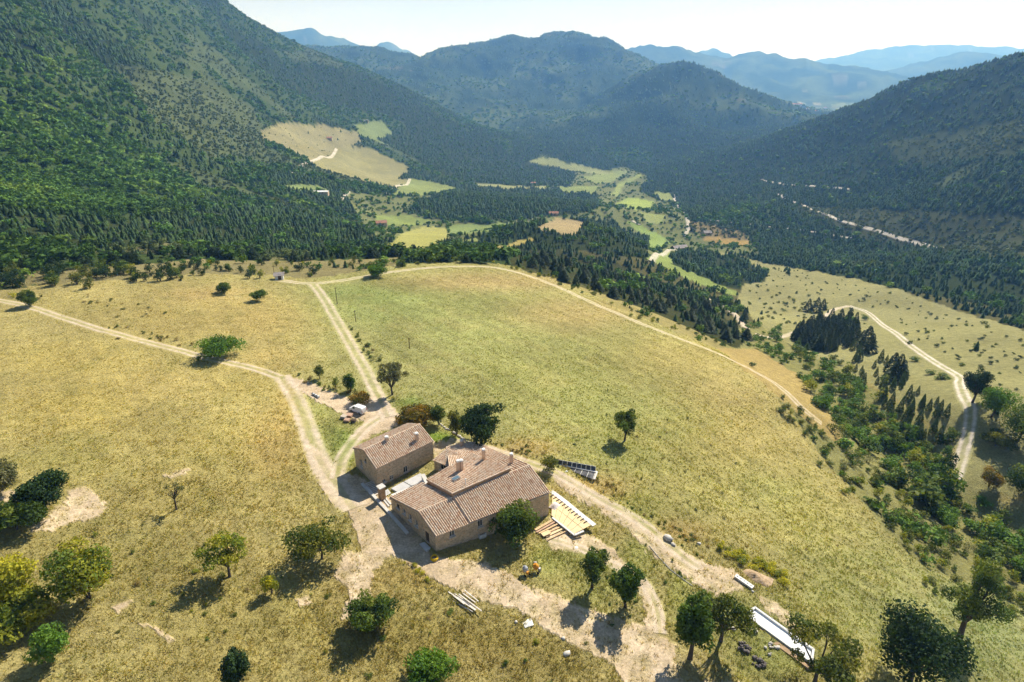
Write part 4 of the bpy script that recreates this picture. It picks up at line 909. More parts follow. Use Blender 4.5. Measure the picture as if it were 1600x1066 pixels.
MB().box((0, 0, 1.2), (1.05, 1.05, 3.4), .75).build('shaft', BRICKY, pl); MB().box((0, 0, 2.99), (1.4, 1.4, .18), .75).build('cap', CONC, pl)
a_, b_ = atz(660.5, 741.5, 2.3), atz(668.5, 757, 2.3)
wl = root('courtyard_wall', 'short thick whitewashed wall closing the courtyard', 'wall'); MB().beam(a_ - Vector((0, 0, 1.2)), b_ - Vector((0, 0, 1.2)), .6, 2.4).build('masonry', WHITE, wl); MB().beam(a_ + Vector((0, 0, .06)), b_ + Vector((0, 0, .06)), .8, .11).build('coping', CONC, wl)
# slatted wooden stair at the gable
a_, b_ = P3(570, 758, .35), P3(586, 776, .15); st = root('wooden_stair', 'slatted grey wooden stair beside the stone house gable', 'stairs'); ax = (b_ - a_); sd = Vector((-ax.y, ax.x, 0)).normalized()
if sd.x < 0: sd = -sd
for k in range(9): p = a_ + ax * (k + .5) / 9 + Vector((0, 0, .06)); MB().beam(p + sd * .1, p + sd * 2.1, .24, .06).build('tread', WOOD2, st)
for s_ in (.15, 2.0): MB().beam(a_ + sd * s_ - Vector((0, 0, .05)), b_ + sd * s_ - Vector((0, 0, .05)), .08, .16).build('stringer', WOOD2, st)
# long white kerb along the yard
pp = [P3(566, 757, .12), P3(590, 783, .12), P3(614, 809, .12), P3(637, 835, .12)]
kb = root('concrete_kerb', 'long narrow white concrete kerb running down past the farmhouse gable', 'kerb')
for p, q in zip(pp[:-1], pp[1:]): MB().beam(p, q, .55, .5).build('kerb_stone', CONC, kb)
for i, (pa, pb, w_) in enumerate((((601, 777), (611, 789), .35), ((598, 779.5), (608, 792), .3))): MB().beam(P3(*pa, .1), P3(*pb, .1), w_, .15).build('concrete_lintel', CONC, None, label=('pale concrete lintel on the ground by the stone pillar', 'second thinner pale lintel lying beside the first one')[i], cat='lintel', group='lintels by the pillar')
slab('door_slab', [(655, 850), (663, 846.5), (673, 856), (666, 861)], float(hz(*P3(664, 854)[:2])) + .18, .5, CONC, 'pale concrete slab lying at the dark gable door of the farmhouse', 'slab')
# window well box on the front wall
q = P3(752, 838); ww = root('window_well', 'square pale concrete window well below the front wall', 'well', q, dirz(B_fl, B_fr))
for dx, dy, w_, l_ in ((0, .62, 1.4, .16), (0, -.62, 1.4, .16), (.62, 0, .16, 1.07), (-.62, 0, .16, 1.07)): MB().box((dx, dy, .45), (w_, l_, .9)).build('side', CONC, ww)
MB().box((0, 0, .5), (1.07, 1.07, .05)).build('grate', RUBBER, ww)
# yellow coil of hose
q = P3(679, 873.5, .0); co = root('hose_coil', 'bright yellow coil of plastic pipe lying in the farmhouse shadow', 'hose', q)
for k in range(3):
    V = []; F = []
    for i in range(20):
        a = i * math.pi / 10
        for j in range(6):
            b = j * math.pi / 3; rr = .62 - .07 * (k == 2) + .09 * math.cos(b); V.append((rr * math.cos(a), rr * math.sin(a), .12 + .15 * k + .09 * math.sin(b)))
    for i in range(20):
        for j in range(6): F.append((i * 6 + j, ((i + 1) % 20) * 6 + j, ((i + 1) % 20) * 6 + (j + 1) % 6, i * 6 + (j + 1) % 6))
    link('turn', mesh_np('turn', np.array(V), np.array(F), [YEL], True), co)
# two cement mixers
MIXO = simple('orange_paint', (.62, .26, .03), .2, 4, rough=.5); STEEL = simple('grey_steel', (.36, .37, .39), .3, 5, rough=.5, metal=.4)
for i, (u, v, drum, lab) in enumerate(((821, 897, STEEL, 'cement mixer with a grey drum on an orange frame below the farmhouse'), (838, 893, MIXO, 'cement mixer with an orange drum right of the grey one'))):
    q = P3(u, v); o = root('cement_mixer', lab, 'mixer', q, 2.2 + .5 * i)
    MB().cyl((0, 0, .95), .42, .5, 14, .5, axis=(.5, 0, .85)).build('drum', drum, o); MB().cyl((.25, 0, 1.36), .5, .4, 14, .28, axis=(.5, 0, .85)).build('drum_mouth', drum, o)
    for s_ in (-1, 1):
        MB().beam((-.45, s_ * .4, .25), (.1, s_ * .52, 1.0), .07, .07).build('leg', MIXO, o); MB().beam((.5, s_ * .4, .05), (.1, s_ * .52, 1.0), .07, .07).build('leg', MIXO, o)
        w = MB().cyl((-.5, s_ * .45, .22), .22, .1, 14, axis=(0, 1, 0)).build('wheel', RUBBER, o)
    MB().box((-.55, 0, .75), (.35, .4, .5)).build('motor_box', MIXO if i == 0 else STEEL, o, bevel=.03)
# pale planks thrown below the yard
g_ = random.Random(4)
for i in range(11):
    u, v = 712 + g_.uniform(-6, 22), 941 + g_.uniform(-9, 9); q = P3(u + 6, v, .1 + .05 * i); ang = -.62 + g_.gauss(0, .12); L = g_.uniform(2.4, 4.2)
    MB().box((0, 0, 0), (L, .17, .06)).build('pale_plank', WOOD2, None, loc=q, rz=ang, label='weathered pale plank in the untidy heap below the yard', cat='plank', group='pale planks below the yard')
for u, v, s_, lab in ((825, 974, 1.5, 'crumpled white plastic sheet on the grass below the path'), (900, 856, .7, 'small white bag below the deck'), (885, 737, .5, 'small bluish bag beside the back lane')):
    q = P3(u, v); V = [(x * s_ * .25 + g_.uniform(-.05, .05), y * s_ * .22 + g_.uniform(-.05, .05), .06 + g_.uniform(0, .22) * (abs(x) < 2 and abs(y) < 2)) for y in range(-2, 3) for x in range(-2, 3)]; F = [(r * 5 + c, r * 5 + c + 1, r * 5 + c + 6, r * 5 + c + 5) for r in range(4) for c in range(4)]
    link('plastic_sheet', mesh_np('plastic_sheet', np.array(V), np.array(F), [WHITE], True), None, q, .4, lab, 'sheet')

# timber deck at the right end of the farmhouse
zd = max(float(hz(*atz(u, v, -1.6)[:2])) for u, v in ((862, 778), (889, 786), (893, 805), (928, 820), (905, 802))) + .12
dk = root('timber_deck', 'new plywood deck stretching from the right end of the farmhouse', 'deck')
k0, k1, k2, k3 = atz(861.5, 805.5, zd), atz(897, 834.5, zd), atz(925.5, 819.5, zd), atz(863, 773, zd)
for i in range(6):
    for j in range(2):
        s0, s1, t0, t1 = i / 6 + .004, (i + 1) / 6 - .004, j / 2 + .01, (j + 1) / 2 - .01; bl = lambda s, t: (k0.lerp(k1, s)).lerp(k3.lerp(k2, s), t)
        MB().prism([tuple(bl(s, t)[:2]) for s, t in ((s0, t0), (s1, t0), (s1, t1), (s0, t1))], zd - .05, zd + .004 * ((i + j) % 2)).build('board', PLY, dk)
for t in (.05, .5, .95): MB().beam(k0.lerp(k3, t) - Vector((0, 0, .14)), k1.lerp(k2, t) - Vector((0, 0, .14)), .1, .16).build('joist', WOOD, dk)
for s in (.08, .5, .95):
    for t in (.05, .95): p = k0.lerp(k1, s).lerp(k3.lerp(k2, s), t); MB().box((p.x, p.y, zd - .75), (.14, .14, 1.1)).build('post', WOOD, dk)
mem = [atz(u, v, zd + .0) for u, v in ((861, 767.5), (882, 783), (906, 803), (929, 821))]
for i, (p, q) in enumerate(zip(mem[:-1], mem[1:])): MB().beam(p, q, .95, .10).build('membrane_strip', WHITE, dk)
for i in range(12):
    p = mem[0].lerp(mem[3], .1 + .07 * i) ; dd = (mem[3] - mem[0]).normalized(); nn = Vector((-dd.y, dd.x, 0)); nn = nn if nn.x < 0 else -nn
    MB().beam(p + nn * .35 + Vector((0, 0, .1)), p + nn * 1.25 + Vector((0, 0, .1)), .14, .1).build('batten', DARKWOOD, dk)
for i, (pa, pb) in enumerate((((863, 809), (898, 836.5)), ((898, 836), (912, 830)))): MB().beam(atz(*pa, zd - .1), atz(*pb, zd - .1), .35, .2).build('edge_strip', WHITE, dk)
q = atz(866.5, 790, zd + .12); V = []; F = []
for r in range(7):
    for c in range(7): x, y = (c - 3) / 3, (r - 3) / 3; V.append((x * 1.0, y * .75, max(0, (1 - x * x) * (1 - y * y)) * (.5 + g_.uniform(0, .3))))
for r in range(6):
    for c in range(6): F.append((r * 7 + c, r * 7 + c + 1, r * 7 + c + 8, r * 7 + c + 7))
link('folded_tarpaulin', mesh_np('folded_tarpaulin', np.array(V), np.array(F), [simple('pale_tarpaulin', (.66, .60, .58), .15, 3)], True), None, q - Vector((0, 0, .11)), .9, 'pale crumpled tarpaulin heaped on the deck beside the farmhouse corner', 'tarpaulin')
# boards stacked beside the deck
for i, (ua, va, ub, vb, w_, mt, lab) in enumerate(((836, 829, 866, 812, .5, WOOD, 'wide orange board nearest the farmhouse wall'), (838, 833, 870, 815, .35, ORANGE, 'reddish beam beside the wide orange board'), (842, 835, 874, 819, .3, WOOD, 'narrow new plank between the beams by the deck'), (844, 838, 880, 822, .28, WOOD, 'long new plank in the middle of the lumber by the deck'), (853, 840, 884, 825, .32, PLY, 'pale plank just behind the plywood panel'), (856, 845, 888, 830, .22, WOOD, 'thin outermost batten of the lumber by the deck'))):
    MB().beam(P3(ua, va, .12 + .06 * (i % 3)), P3(ub, vb, .12 + .06 * (i % 3)), w_, .12).build('timber_plank', mt, None, label=lab, cat='plank', group='lumber beside the deck')
q = P3(853, 836.5, .45); MB().box((0, 0, 0), (1.7, .95, .16)).build('plywood_panel', PLY, None, loc=q, rz=.55, label='short pale plywood panel lying on the lumber by the deck', cat='panel')

# glazed frames behind the farmhouse: two leaning rows of dark panes in white bars
fr = root('glazed_cold_frame', 'long low frame of dark glass panes in white bars behind the farmhouse', 'cold frame')
zf = float(hz(*P3(900, 740)[:2])) ; DG = glass_mat('dark_panel', (.05, .05, .055), .25)
def pane_row(pA, pB, qA, qB, n, name):
    for k in range(n):
        s0, s1 = (k + .07) / n, (k + .93) / n; P = [pA.lerp(pB, s0), pA.lerp(pB, s1), qA.lerp(qB, s1), qA.lerp(qB, s0)]; nn = (P[1] - P[0]).cross(P[3] - P[0]).normalized() * .02
        mb = MB().poly(P).poly([p - nn for p in reversed(P)]); mb.build(name, DG, fr)
    for k in range(n + 1): MB().beam(pA.lerp(pB, k / n), qA.lerp(qB, k / n), .1, .1).build('bar', WHITE, fr)
r0_, r1_ = atz(871, 725.5, zf + .45), atz(930.5, 737, zf + .45); u0_, u1_ = atz(872.5, 718.5, zf + 1.25), atz(930.5, 729, zf + 1.25)
pane_row(r0_, r1_, u0_, u1_, 8, 'upper_pane'); MB().beam(u0_, u1_, .06, .06).build('top_rail', ZINC, fr); MB().beam(r0_, r1_ + (r1_ - r0_) * .03, .42, .14).build('middle_rail', WHITE, fr)
l0_, l1_ = atz(878, 730, zf + .12), atz(926.5, 749, zf + .12); pane_row(r0_.lerp(r1_, .18) - Vector((0, 0, .1)), r1_ - Vector((0, 0, .1)), l0_, l1_, 5, 'lower_pane')
MB().beam(r1_ + Vector((.35, 0, 0)), l1_ + Vector((.3, 0, 0)), .3, .16).build('end_rail', WHITE, fr)
for k in (.02, .5, .98): p = r0_.lerp(r1_, k); MB().box((p.x, p.y, zf), (.14, .14, .9)).build('post', WHITE, fr)

# pool: long white basin in the slope
zp = POOLZ; C4 = POOL
po = root('swimming_pool', 'long narrow empty white swimming pool at the lower right', 'pool')
ctr = sum(C4, Vector()) / 4
for i in range(4):
    a, b = C4[i], C4[(i + 1) % 4]; inn = (ctr - (a + b) / 2); inn.z = 0; e = (b - a).normalized(); nn = Vector((-e.y, e.x, 0)); nn = nn if nn.dot(inn) > 0 else -nn
    MB().prism([tuple((p)[:2]) for p in ((a, b, b + nn * .32 - e * .32, a + nn * .32 + e * .32) if True else ())], zp - 2.0, zp + .02 + .003 * i).build('rim', WHITE, po)
ins = lambda p: p + (ctr - p).normalized() * .45
MB().prism([tuple(ins(p)[:2]) for p in C4], zp - 2.2, zp - .3).build('basin_floor', simple('white_liner', (.80, .82, .84), .04, 1.5), po)
for i in range(3): p = C4[1].lerp(C4[2], .3 + .25 * i); MB().box((p.x, p.y, zp + .04), (.22, .14, .06)).build('skimmer_lid', CONC, po)
lo_z = zp - .3
MB().prism([tuple(p[:2]) for p in (C4[0] + (C4[0] - ctr).normalized() * .5, C4[3] + (C4[3] - ctr).normalized() * .4, C4[3] + Vector((-.9, -.5, 0)), C4[0] + Vector((-1.0, -.6, 0)))], zp - 2.4, zp - .25).build('earth_step', simple('tan_earth', (.36, .25, .15), .25, 2), po)
# slab with round holes above the pool
a_, b_ = P3(1148.5, 902, .35), P3(1176, 921, .35); hb = root('pierced_slab', 'white concrete slab with a row of holes beside the spoil heap', 'slab')
MB().beam(a_, b_, .8, .35).build('block', WHITE, hb); d_ = (b_ - a_)
for k in range(5): MB().cyl(a_ + d_ * (.12 + .19 * k) + Vector((0, 0, .18)), .1, .03, 10).build('hole', RUBBER, hb)
def rock(name, x, y, z, s, mat, label=None, cat=None, group=None, flat=.7, seed=0, parent=None):
    g = random.Random(seed); v, f = ico(); v = v * np.array([[g.uniform(.7, 1.2)] for _ in range(12)]) * s * np.array((g.uniform(.9, 1.4), 1, flat))
    me = mesh_np(name, v, f, [mat]); return link(name, me, parent, (x, y, z), g.uniform(0, 6), label, cat, group)
# heaps of stones by the pool
for u, v, n, mt, lab in ((1161, 1012, 26, DKROCK, 'larger heap of dark stones below the pool'), (1186, 1036, 22, DKROCK, 'smaller heap of dark stones lower down beside the pool'), (1203, 1011, 10, ROCK, 'low spread of pale stones along the pool bank')):
    q = P3(u, v); o = root('stone_heap', lab, 'stones', q)
    for k in range(n):
        a, rr = g_.uniform(0, 6.28), g_.uniform(0, 1) ** .6 * (1.0 if mt is DKROCK else 1.5); rock('stone', rr * math.cos(a), rr * math.sin(a), .1 + (.55 if mt is DKROCK else .1) * (1.1 - rr) * g_.random(), g_.uniform(.16, .34), mt, seed=k + int(u), parent=o)
for k, (u, v, s, lab) in enumerate(((1043, 842, .95, 'large pale boulder beside the back lane'), (1052, 852, .5, 'smaller boulder touching the large pale one'), (1092, 850, .4, 'reddish round stone left of the yellow weeds'), (836, 880, .35, 'white stone right of the cement mixers'), (1176, 925, .3, 'small stone at the lower end of the pierced slab'), (810, 852, .4, 'pale stone under the tree by the front wall'), (806, 973, .3, 'small white stone left of the plastic sheet'), (880, 998, .35, 'pale stone beside the lower path'), (885, 1022, .5, 'grey stone in the lower meadow by the path'), (1128, 978, .35, 'pale rock under the spreading tree'), (1146, 983, .4, 'grey rock on the pool bank'), (1180, 988, .45, 'broad grey rock halfway along the pool bank'))):
    q = P3(u, v); rock('boulder', q.x, q.y, q.z + s * .25, s, ROCK, lab, 'rock', None, seed=k + 50)
# spoil heap
q = P3(1178, 902); V = []; F = []
for r in range(13):
    for c in range(13): x, y = (c - 6) / 6, (r - 6) / 6; d2 = min(1, math.hypot(x, y)); V.append((x * 3.0, y * 1.9, -.3 + 1.25 * (1 - d2) ** .8 * (1 + .3 * g_.uniform(-1, 1))))
for r in range(12):
    for c in range(12): F.append((r * 13 + c, r * 13 + c + 1, r * 13 + c + 14, r * 13 + c + 13))
link('spoil_heap', mesh_np('spoil_heap', np.array(V), np.array(F), [simple('dug_earth', (.40, .29, .18), .3, 2, bump=.1)], True), None, q, -.6, 'mound of dug brown earth above the white slab', 'earth heap')
# thin pipe along the lane
tb = tubes('water_pipe', [[(tuple(P3(u, v, .08)), .06) for u, v in ((1014, 853), (1030, 872), (1048, 891), (1066, 905), (1082, 916))]], CONC, 6); link('water_pipe', tb, None, label='thin pale water pipe laid down the slope beside the back lane', cat='pipe')
# stone border behind the orange bush
for k in range(16):
    u, v = 688 + k * 3.0, 664 + k * 1.9 + g_.uniform(-1, 1); q = P3(u, v); rock('border_stone', q.x, q.y, q.z + .1, g_.uniform(.22, .45), ROCK, 'pale stone in the row bordering the green patch behind the house', 'rock', 'border stones behind the house', seed=k + 90)
# utility poles
for i, (u, v, vt, lab) in enumerate(((527, 475, 449, 'thin wooden pole beside the track at the field corner'), (556, 503, 485, 'shorter wooden pole further down the track side'), (640, 545, 528, 'small pole standing at the left of the big field'), (430, 436, 415, 'tall pole by the little shed in the upper meadow'))):
    q = P3(u, v); h = top_z(q.x, q.y, vt) - q.z; o = root('wooden_pole', lab, 'pole', q, .4); MB().cyl((0, 0, h / 2 - .2), .11, h + .4, 8, .08).build('post', DARKWOOD, o); MB().box((0, 0, h - .35), (.9, .08, .1)).build('crossbar', DARKWOOD, o)

# ------------------------------------------------------------------ buildings in the valley
def cottage(u, v, L, Wd, hw, hr, rz, wallm, roofm, label, rmin=300, name='valley_house', cat='house', wins=2):
    x, y, z = pick(u, v, rmin); o = root(name, label, cat, (x, y, z), rz)
    mb = MB(); a, b = L / 2, Wd / 2
    mb.poly([(-a, -b, -3), (a, -b, -3), (a, -b, hw), (-a, -b, hw)]).poly([(a, b, -3), (-a, b, -3), (-a, b, hw), (a, b, hw)]).poly([(a, -b, -3), (a, b, -3), (a, b, hw), (a, 0, hr), (a, -b, hw)]).poly([(-a, b, -3), (-a, -b, -3), (-a, -b, hw), (-a, 0, hr), (-a, b, hw)]); mb.build('wall', wallm, o)
    for s in (-1, 1):
        e = Vector((0, s * (b + .5), hw - .5 * (hr - hw) / b)); t = Vector((0, 0, hr)); n = Vector((0, s * (hr - hw), b)).normalized() * .15
        P = [Vector((-a - .5, e.y, e.z)), Vector((a + .5, e.y, e.z)), Vector((a + .5, 0, hr)), Vector((-a - .5, 0, hr))]
        mb = MB().poly([p + n for p in P]).poly([p for p in reversed(P)])
        for i in range(4): j = (i + 1) % 4; mb.poly([P[i], P[j], P[j] + n, P[i] + n])
        mb.build('roof', roofm, o)
    for k in range(wins): MB().box((-a + L * (k + 1) / (wins + 1), -b - .02, hw * .55), (1.2, .1, 1.3)).build('window', GLASS, o)
    MB().box((a * .1, -b - .03, 1.1), (1.2, .1, 2.2)).build('door', DARKWOOD, o)
GREYR = simple('grey_sheet_roof', (.34, .30, .28), .2, .3); PALER = simple('pale_sheet_roof', (.72, .72, .72), .08, .4); REDR = simple('red_tile_roof', (.40, .20, .13), .3, .5)
cottage(1061, 390, 21, 10, 3.2, 6.0, .35, DARKWOOD, GREYR, 'long open barn with a grey brown roof beside the valley road', 500, 'barn', 'barn', 3)
cottage(1104, 366, 12, 9, 3, 5.5, .2, STONE, GREYR, 'small grey roofed house right of the valley road', 600)
cottage(497, 303, 30, 10, 3.5, 4.6, .1, STONE, PALER, 'long white roofed shed at the foot of the left mountain', 800, 'shed', 'shed', 3)
cottage(596, 352, 14, 9, 4, 6.5, .3, STONE, REDR, 'red roofed house at the corner of the small bright field', 600)
cottage(515, 218, 12, 9, 4, 6.5, .2, STONE, REDR, 'little pale house on the upper meadow across the valley', 1200)
cottage(572, 191, 14, 9, 4.5, 7, .1, STONE, GREYR, 'grey house beside the highest green field', 1400)
cottage(437, 436, 3.2, 2.4, 2, 2.7, .3, WHITE, GREYR, 'tiny pale shed beside the tall pole in the upper meadow', 100, 'shed', 'shed', 0)
cottage(833, 288, 12, 8, 4, 6, .3, STONE, REDR, 'small farmhouse among trees on the valley floor', 1000)
cottage(865, 336, 14, 8, 3.5, 5.5, .0, STONE, REDR, 'low farm building behind the tan field on the knoll', 600)
for k, (u, v) in enumerate(((1212,160),(1225,164),(1238,168),(1250,165),(1262,172),(1276,176),(1290,170),(1244,176))):
    cottage(u, v, 34, 16, 8, 13, .3 * k, WHITE, REDR, ('leftmost pale house of the far hazy village', 'second pale house from the left in the far village', 'third pale house from the left in the far village', 'fourth pale house of the far hazy village', 'fifth pale house of the far hazy village', 'rightmost pale house of the far hazy village', 'pale house upper right in the far village', 'lowest pale house of the far hazy village')[k], 3800, 'village_house', 'house', 0)
# ------------------------------------------------------------------ single trees and bushes
GREENC = {'green': ((.055,.095,.022),(.075,.12,.028),(.045,.075,.02),(.10,.135,.03)), 'olive': ((.085,.10,.028),(.12,.125,.03),(.06,.08,.022),(.15,.14,.03)), 'dark': ((.028,.05,.022),(.036,.062,.027),(.022,.04,.018)),
 'yellow': ((.20,.20,.03),(.14,.165,.03),(.27,.24,.035),(.09,.12,.025)), 'gold': ((.40,.34,.03),(.32,.28,.03),(.20,.20,.03)), 'orange': ((.19,.125,.03),(.13,.10,.025),(.24,.14,.03),(.09,.085,.025)), 'grey': ((.13,.125,.075),(.10,.10,.06),(.16,.145,.09)),
 'bright': ((.09,.16,.03),(.12,.19,.035),(.07,.12,.025)), 'brown': ((.22,.15,.07),(.17,.12,.055),(.26,.19,.09)), 'mixed': ((.06,.09,.025),(.09,.125,.03),(.13,.15,.035),(.045,.07,.02))}
GREENC = {k: tuple(tuple(np.array(c) * np.array((1.25, 1.32, 1.0))) for c in v) for k, v in GREENC.items()}
def tree_at(u, v, vt, wpx, style, pal, label, name='broadleaf_tree', cat='tree', under=.3, seed=None, group=None, rmin=20, foot=False):
    """tree whose foot is seen at (u, v), whose top reaches row vt and whose crown is wpx columns wide"""
    x, y, z = pick(u, v, rmin); dist = math.sqrt(x * x + y * y + (HCAM - z) ** 2); rx = wpx * dist / FPX / 2
    th = math.atan2(HCAM - z, math.hypot(x, y)); ct, st_ = math.cos(th), math.sin(th); want = (v - vt) * dist / FPX
    if foot:      # v is the foot of the trunk
        lo, hi = .4, 25.0
        for _ in range(40):
            h = (lo + hi) / 2; rz_ = (1 - under) * h / 2
            if (1 + under) * h / 2 * ct + math.hypot(rz_ * ct, rx * st_) * .92 < want: lo = h
            else: hi = h
    else:         # v is the lower rim of the crown, which hides the foot
        S = want / 2; rz_ = max(math.sqrt(max(S * S - (rx * st_) ** 2, 0)) / ct, .42 * rx); h = 2 * rz_ / (1 - under); zc = under * h + rz_
        x, y, z = pick(u, v - max(0, S - zc * ct) * FPX / dist, rmin)
    seed = seed or int(u * 7 + v * 13); z0 = h * under
    lobes, hollow, lob, dens, fill = {'dense': (40, .25, .33, 150, 2.0), 'loose': (26, .3, .31, 105, 1.0), 'sparse': (18, .45, .25, 55, .6), 'thin': (12, .4, .22, 14, .35), 'bush': (26, .15, .36, 130, 1.8)}[style]
    leaves = int(np.clip(dens * rx * (h - z0) * 1.6 + 160, 260, 5600 if pal != 'dark' else 8500)); size = float(np.clip(.026 * max(rx * 2, h) + .09, .13, .36)) * (1.25 if style in ('dense', 'bush') else 1.0)
    o = root(name, label, cat, (x, y, z), 0, group)
    me, cen = crown_mesh('crown', seed, rx, (h - z0) / 2, z0, lobes, leaves, size, GREENC[pal], lob, hollow)
    tr = trunk_mesh('trunk', seed, h, z0, cen, max(.06, (.028 if style != 'bush' else .014) * h), 12 if style in ('sparse', 'thin', 'loose') else 7, stems=1 if style != 'bush' else 3)
    link('trunk', tr, o); link('crown', me, o)
    return o
TREES = [
 (803,853,781,82,'dense','mixed','leafy green tree growing close against the front wall of the farmhouse',.16), (752,700,626,88,'dense','dark','big dark green tree shading the back of the farmhouse roof',.12),
 (613,617,562,56,'sparse','grey','grey green half bare tree beside the track above the yard',.2), (503,888,806,108,'loose','olive','broad yellow green tree beside the yard left of the farmhouse',.34),
 (359,901,836,80,'sparse','yellow','small yellow green tree with a crooked bare trunk in the dry meadow',.24), (276,796,757,36,'thin','grey','tiny leafless sapling alone in the dry meadow',.45),
 (72,800,745,62,'bush','dark','dark spreading tree beside the bare patch at the left edge',.04), (26,834,785,64,'bush','mixed','low dark green bush below the spreading tree at the left edge',.02), (583,993,925,76,'dense','mixed','dark green bushy tree below the yard in the lower meadow',.1), (672,1082,1013,84,'dense','bright','bright green round tree at the bottom edge of the picture',.1),
 (373,1074,1023,40,'dense','dark','small dark upright tree at the bottom edge left of the bright one',.05), (925,919,858,54,'loose','mixed','small green tree with the darker left of the two shadows below the deck',.14), (977,949,892,50,'dense','green','small round green tree right of its twin below the timber deck',.12),
 (1078,1029,950,62,'dense','green','green tree standing on bare earth left of the pool',.2), (1126,1002,926,92,'sparse','olive','spreading yellow green tree with a dark trunk at the head of the pool',.24), (1272,1084,985,112,'sparse','olive','loose green tree overhanging the lower end of the pool',.3),
 (1420,1092,974,128,'dense','dark','large dark evergreen oak at the bottom right',.04), (1498,1000,905,80,'sparse','mixed','gnarled tree with a forked black trunk in the lower right field',.24), (976,689,637,44,'loose','mixed','lone tree casting a long shadow in the middle of the big field',.2),
 (1519,630,585,38,'loose','dark','dark tree beside the bend of the gravel road',.12), (1549,652,614,48,'dense','bright','light green rounded tree below the road bend at the right',.28), (1588,692,642,64,'dense','green','full green tree at the right edge beside the meadow',.15),
 (548,612,584,22,'dense','green','small green tree above the parked van',.12), (500,592,570,16,'dense','olive','slim young tree on the bank above the track junction',.1), (343,560,528,72,'bush','bright','wide low green bush beside the farm track',.03), (405,470,453,26,'dense','green','round green bush alone in the upper left meadow',.1),
 (47,478,457,25,'dense','mixed','round bush beside the farm track at the left edge',.05), (588,432,409,36,'dense','bright','rounded bright green bush at the far edge of the field',.06), (140,942,858,88,'bush','yellow','tall yellow green shrub in the lower left meadow',.08), (85,1036,985,48,'bush','bright','small bright green shrub near the lower left corner',.1),
 (18,950,880,84,'bush','gold','yellow flowering shrub cut by the left edge of the picture',.06), (30,990,935,90,'bush','yellow','low yellow green shrub below the flowering one at the left edge',.06), (652,667,631,74,'bush','orange','orange brown autumn bush behind the stone house',.02),
 (686,664,629,28,'dense','mixed','green shrub right behind the orange bush',.05), (714,680,640,30,'bush','olive','yellow green shrub left of the big dark tree',.05), (563,634,611,42,'bush','orange','rust coloured bush beside the parked van',.02), (857,738,708,32,'bush','olive','olive shrub beside the panel frames behind the farmhouse',.05),
 (425,930,899,26,'bush','gold','bright yellow bush in the meadow left of the yard',.02), (312,566,556,8,'dense','green','tiny dark round bush below the farm track',.05), (525,606,588,14,'loose','yellow','thin yellowish shrub on the bank above the van',.1), (5,770,725,60,'loose','grey','grey green shrub half cut by the left edge',.08),
 (350,458,441,26,'dense','mixed','dark bush beside the wood in the upper left meadow',.05), (1555,700,676,40,'bush','olive','yellowish bush below the light green road tree',.05), (1545,762,735,30,'bush','orange','brownish bush on the slope right of the gravel road end',.05), (1600,775,730,60,'bush','mixed','green bush at the right edge below the road',.05)]
for u, v, vt, w, st, pal, lab, un in TREES:
    ft = u in (976, 1498, 1126, 1078, 276, 613, 925, 977, 359, 1519)
    if not ft: un *= .5
    tree_at(u, v, vt, w, st, pal, lab, 'bush' if st == 'bush' or 'bush' in lab or 'shrub' in lab else ('oak_tree' if 'oak' in lab else 'broadleaf_tree'), 'bush' if 'bush' in lab or 'shrub' in lab else 'tree', un, foot=ft)

# shared meshes for the many bushes and small trees
def bank(pal, n, rx, rz, leaves, size, lobes=12, hollow=.2, lobe=.42): return [crown_mesh('bush', 900 + i + hash(pal) % 7 * 0 + len(pal) * 31, rx, rz, -.12, lobes, leaves, size, GREENC[pal], lobe, hollow)[0] for i in range(n)]
BUSH = {'green': bank('green', 3, .5, .5, 520, .085), 'mixed': bank('mixed', 3, .5, .5, 520, .085), 'olive': bank('olive', 3, .5, .5, 460, .085), 'yellow': bank('yellow', 2, .5, .5, 420, .085), 'dark': bank('dark', 3, .5, .5, 480, .085), 'gold': bank('gold', 2, .5, .5, 300, .09), 'grey': bank('grey', 2, .5, .5, 300, .07), 'brown': bank('brown', 2, .5, .5, 300, .08), 'bright': bank('bright', 3, .5, .5, 520, .085), 'orange': bank('orange', 1, .5, .5, 400, .085)}
def conifer_mesh(i, c, slim):
    g = np.random.default_rng(400 + i); n = 640; t = g.random(n) ** .8; R = .5 * slim * (1 - t) ** .85 * (.55 + .5 * g.random(n)) + .02; a = g.random(n) * 6.283
    P = np.stack([R * np.cos(a), R * np.sin(a), .03 + t * .95], 1); out = np.stack([np.cos(a), np.sin(a), -.25 + .3 * g.random(n)], 1)
    tn = np.stack([-np.sin(a), np.cos(a), .3 * g.normal(size=n)], 1); s = (.13 * (1.15 - t) + .04)[:, None]
    V = np.stack([P - tn * s * .45, P + tn * s * .45, P + out * s * 1.2 * slim + np.array((0, 0, -.01))], 1).reshape(-1, 3)
    me = mesh_np('conifer', V, np.arange(3 * n).reshape(-1, 3), [LEAF]); add_col(me, 'leaf', np.repeat(np.array(c) * (.7 + .6 * g.random(n))[:, None], 3, 0)); return me
PINE = [conifer_mesh(i, (.044, .072, .028), 1.0) for i in range(5)]; YOUNG = [conifer_mesh(10 + i, (.085, .135, .036), .7) for i in range(4)]
PTRUNK = tubes('trunk', [[((0, 0, -.08), .022), ((0, 0, .5), .014), ((0, 0, .9), .004)]], BARK, 5)
BSTEM = tubes('stem', [[((0, 0, -.1), .03), ((.06, .02, .45), .014)], [((0, 0, -.1), .028), ((-.08, .05, .5), .012)], [((0, 0, -.1), .024), ((.02, -.1, .42), .012)]], BARK, 5)
LOOK = {'bright': 'bright green', 'green': 'green', 'mixed': 'mid green', 'olive': 'olive', 'yellow': 'yellow green', 'dark': 'dark', 'gold': 'golden', 'grey': 'greyish', 'brown': 'brown', 'orange': 'rusty'}
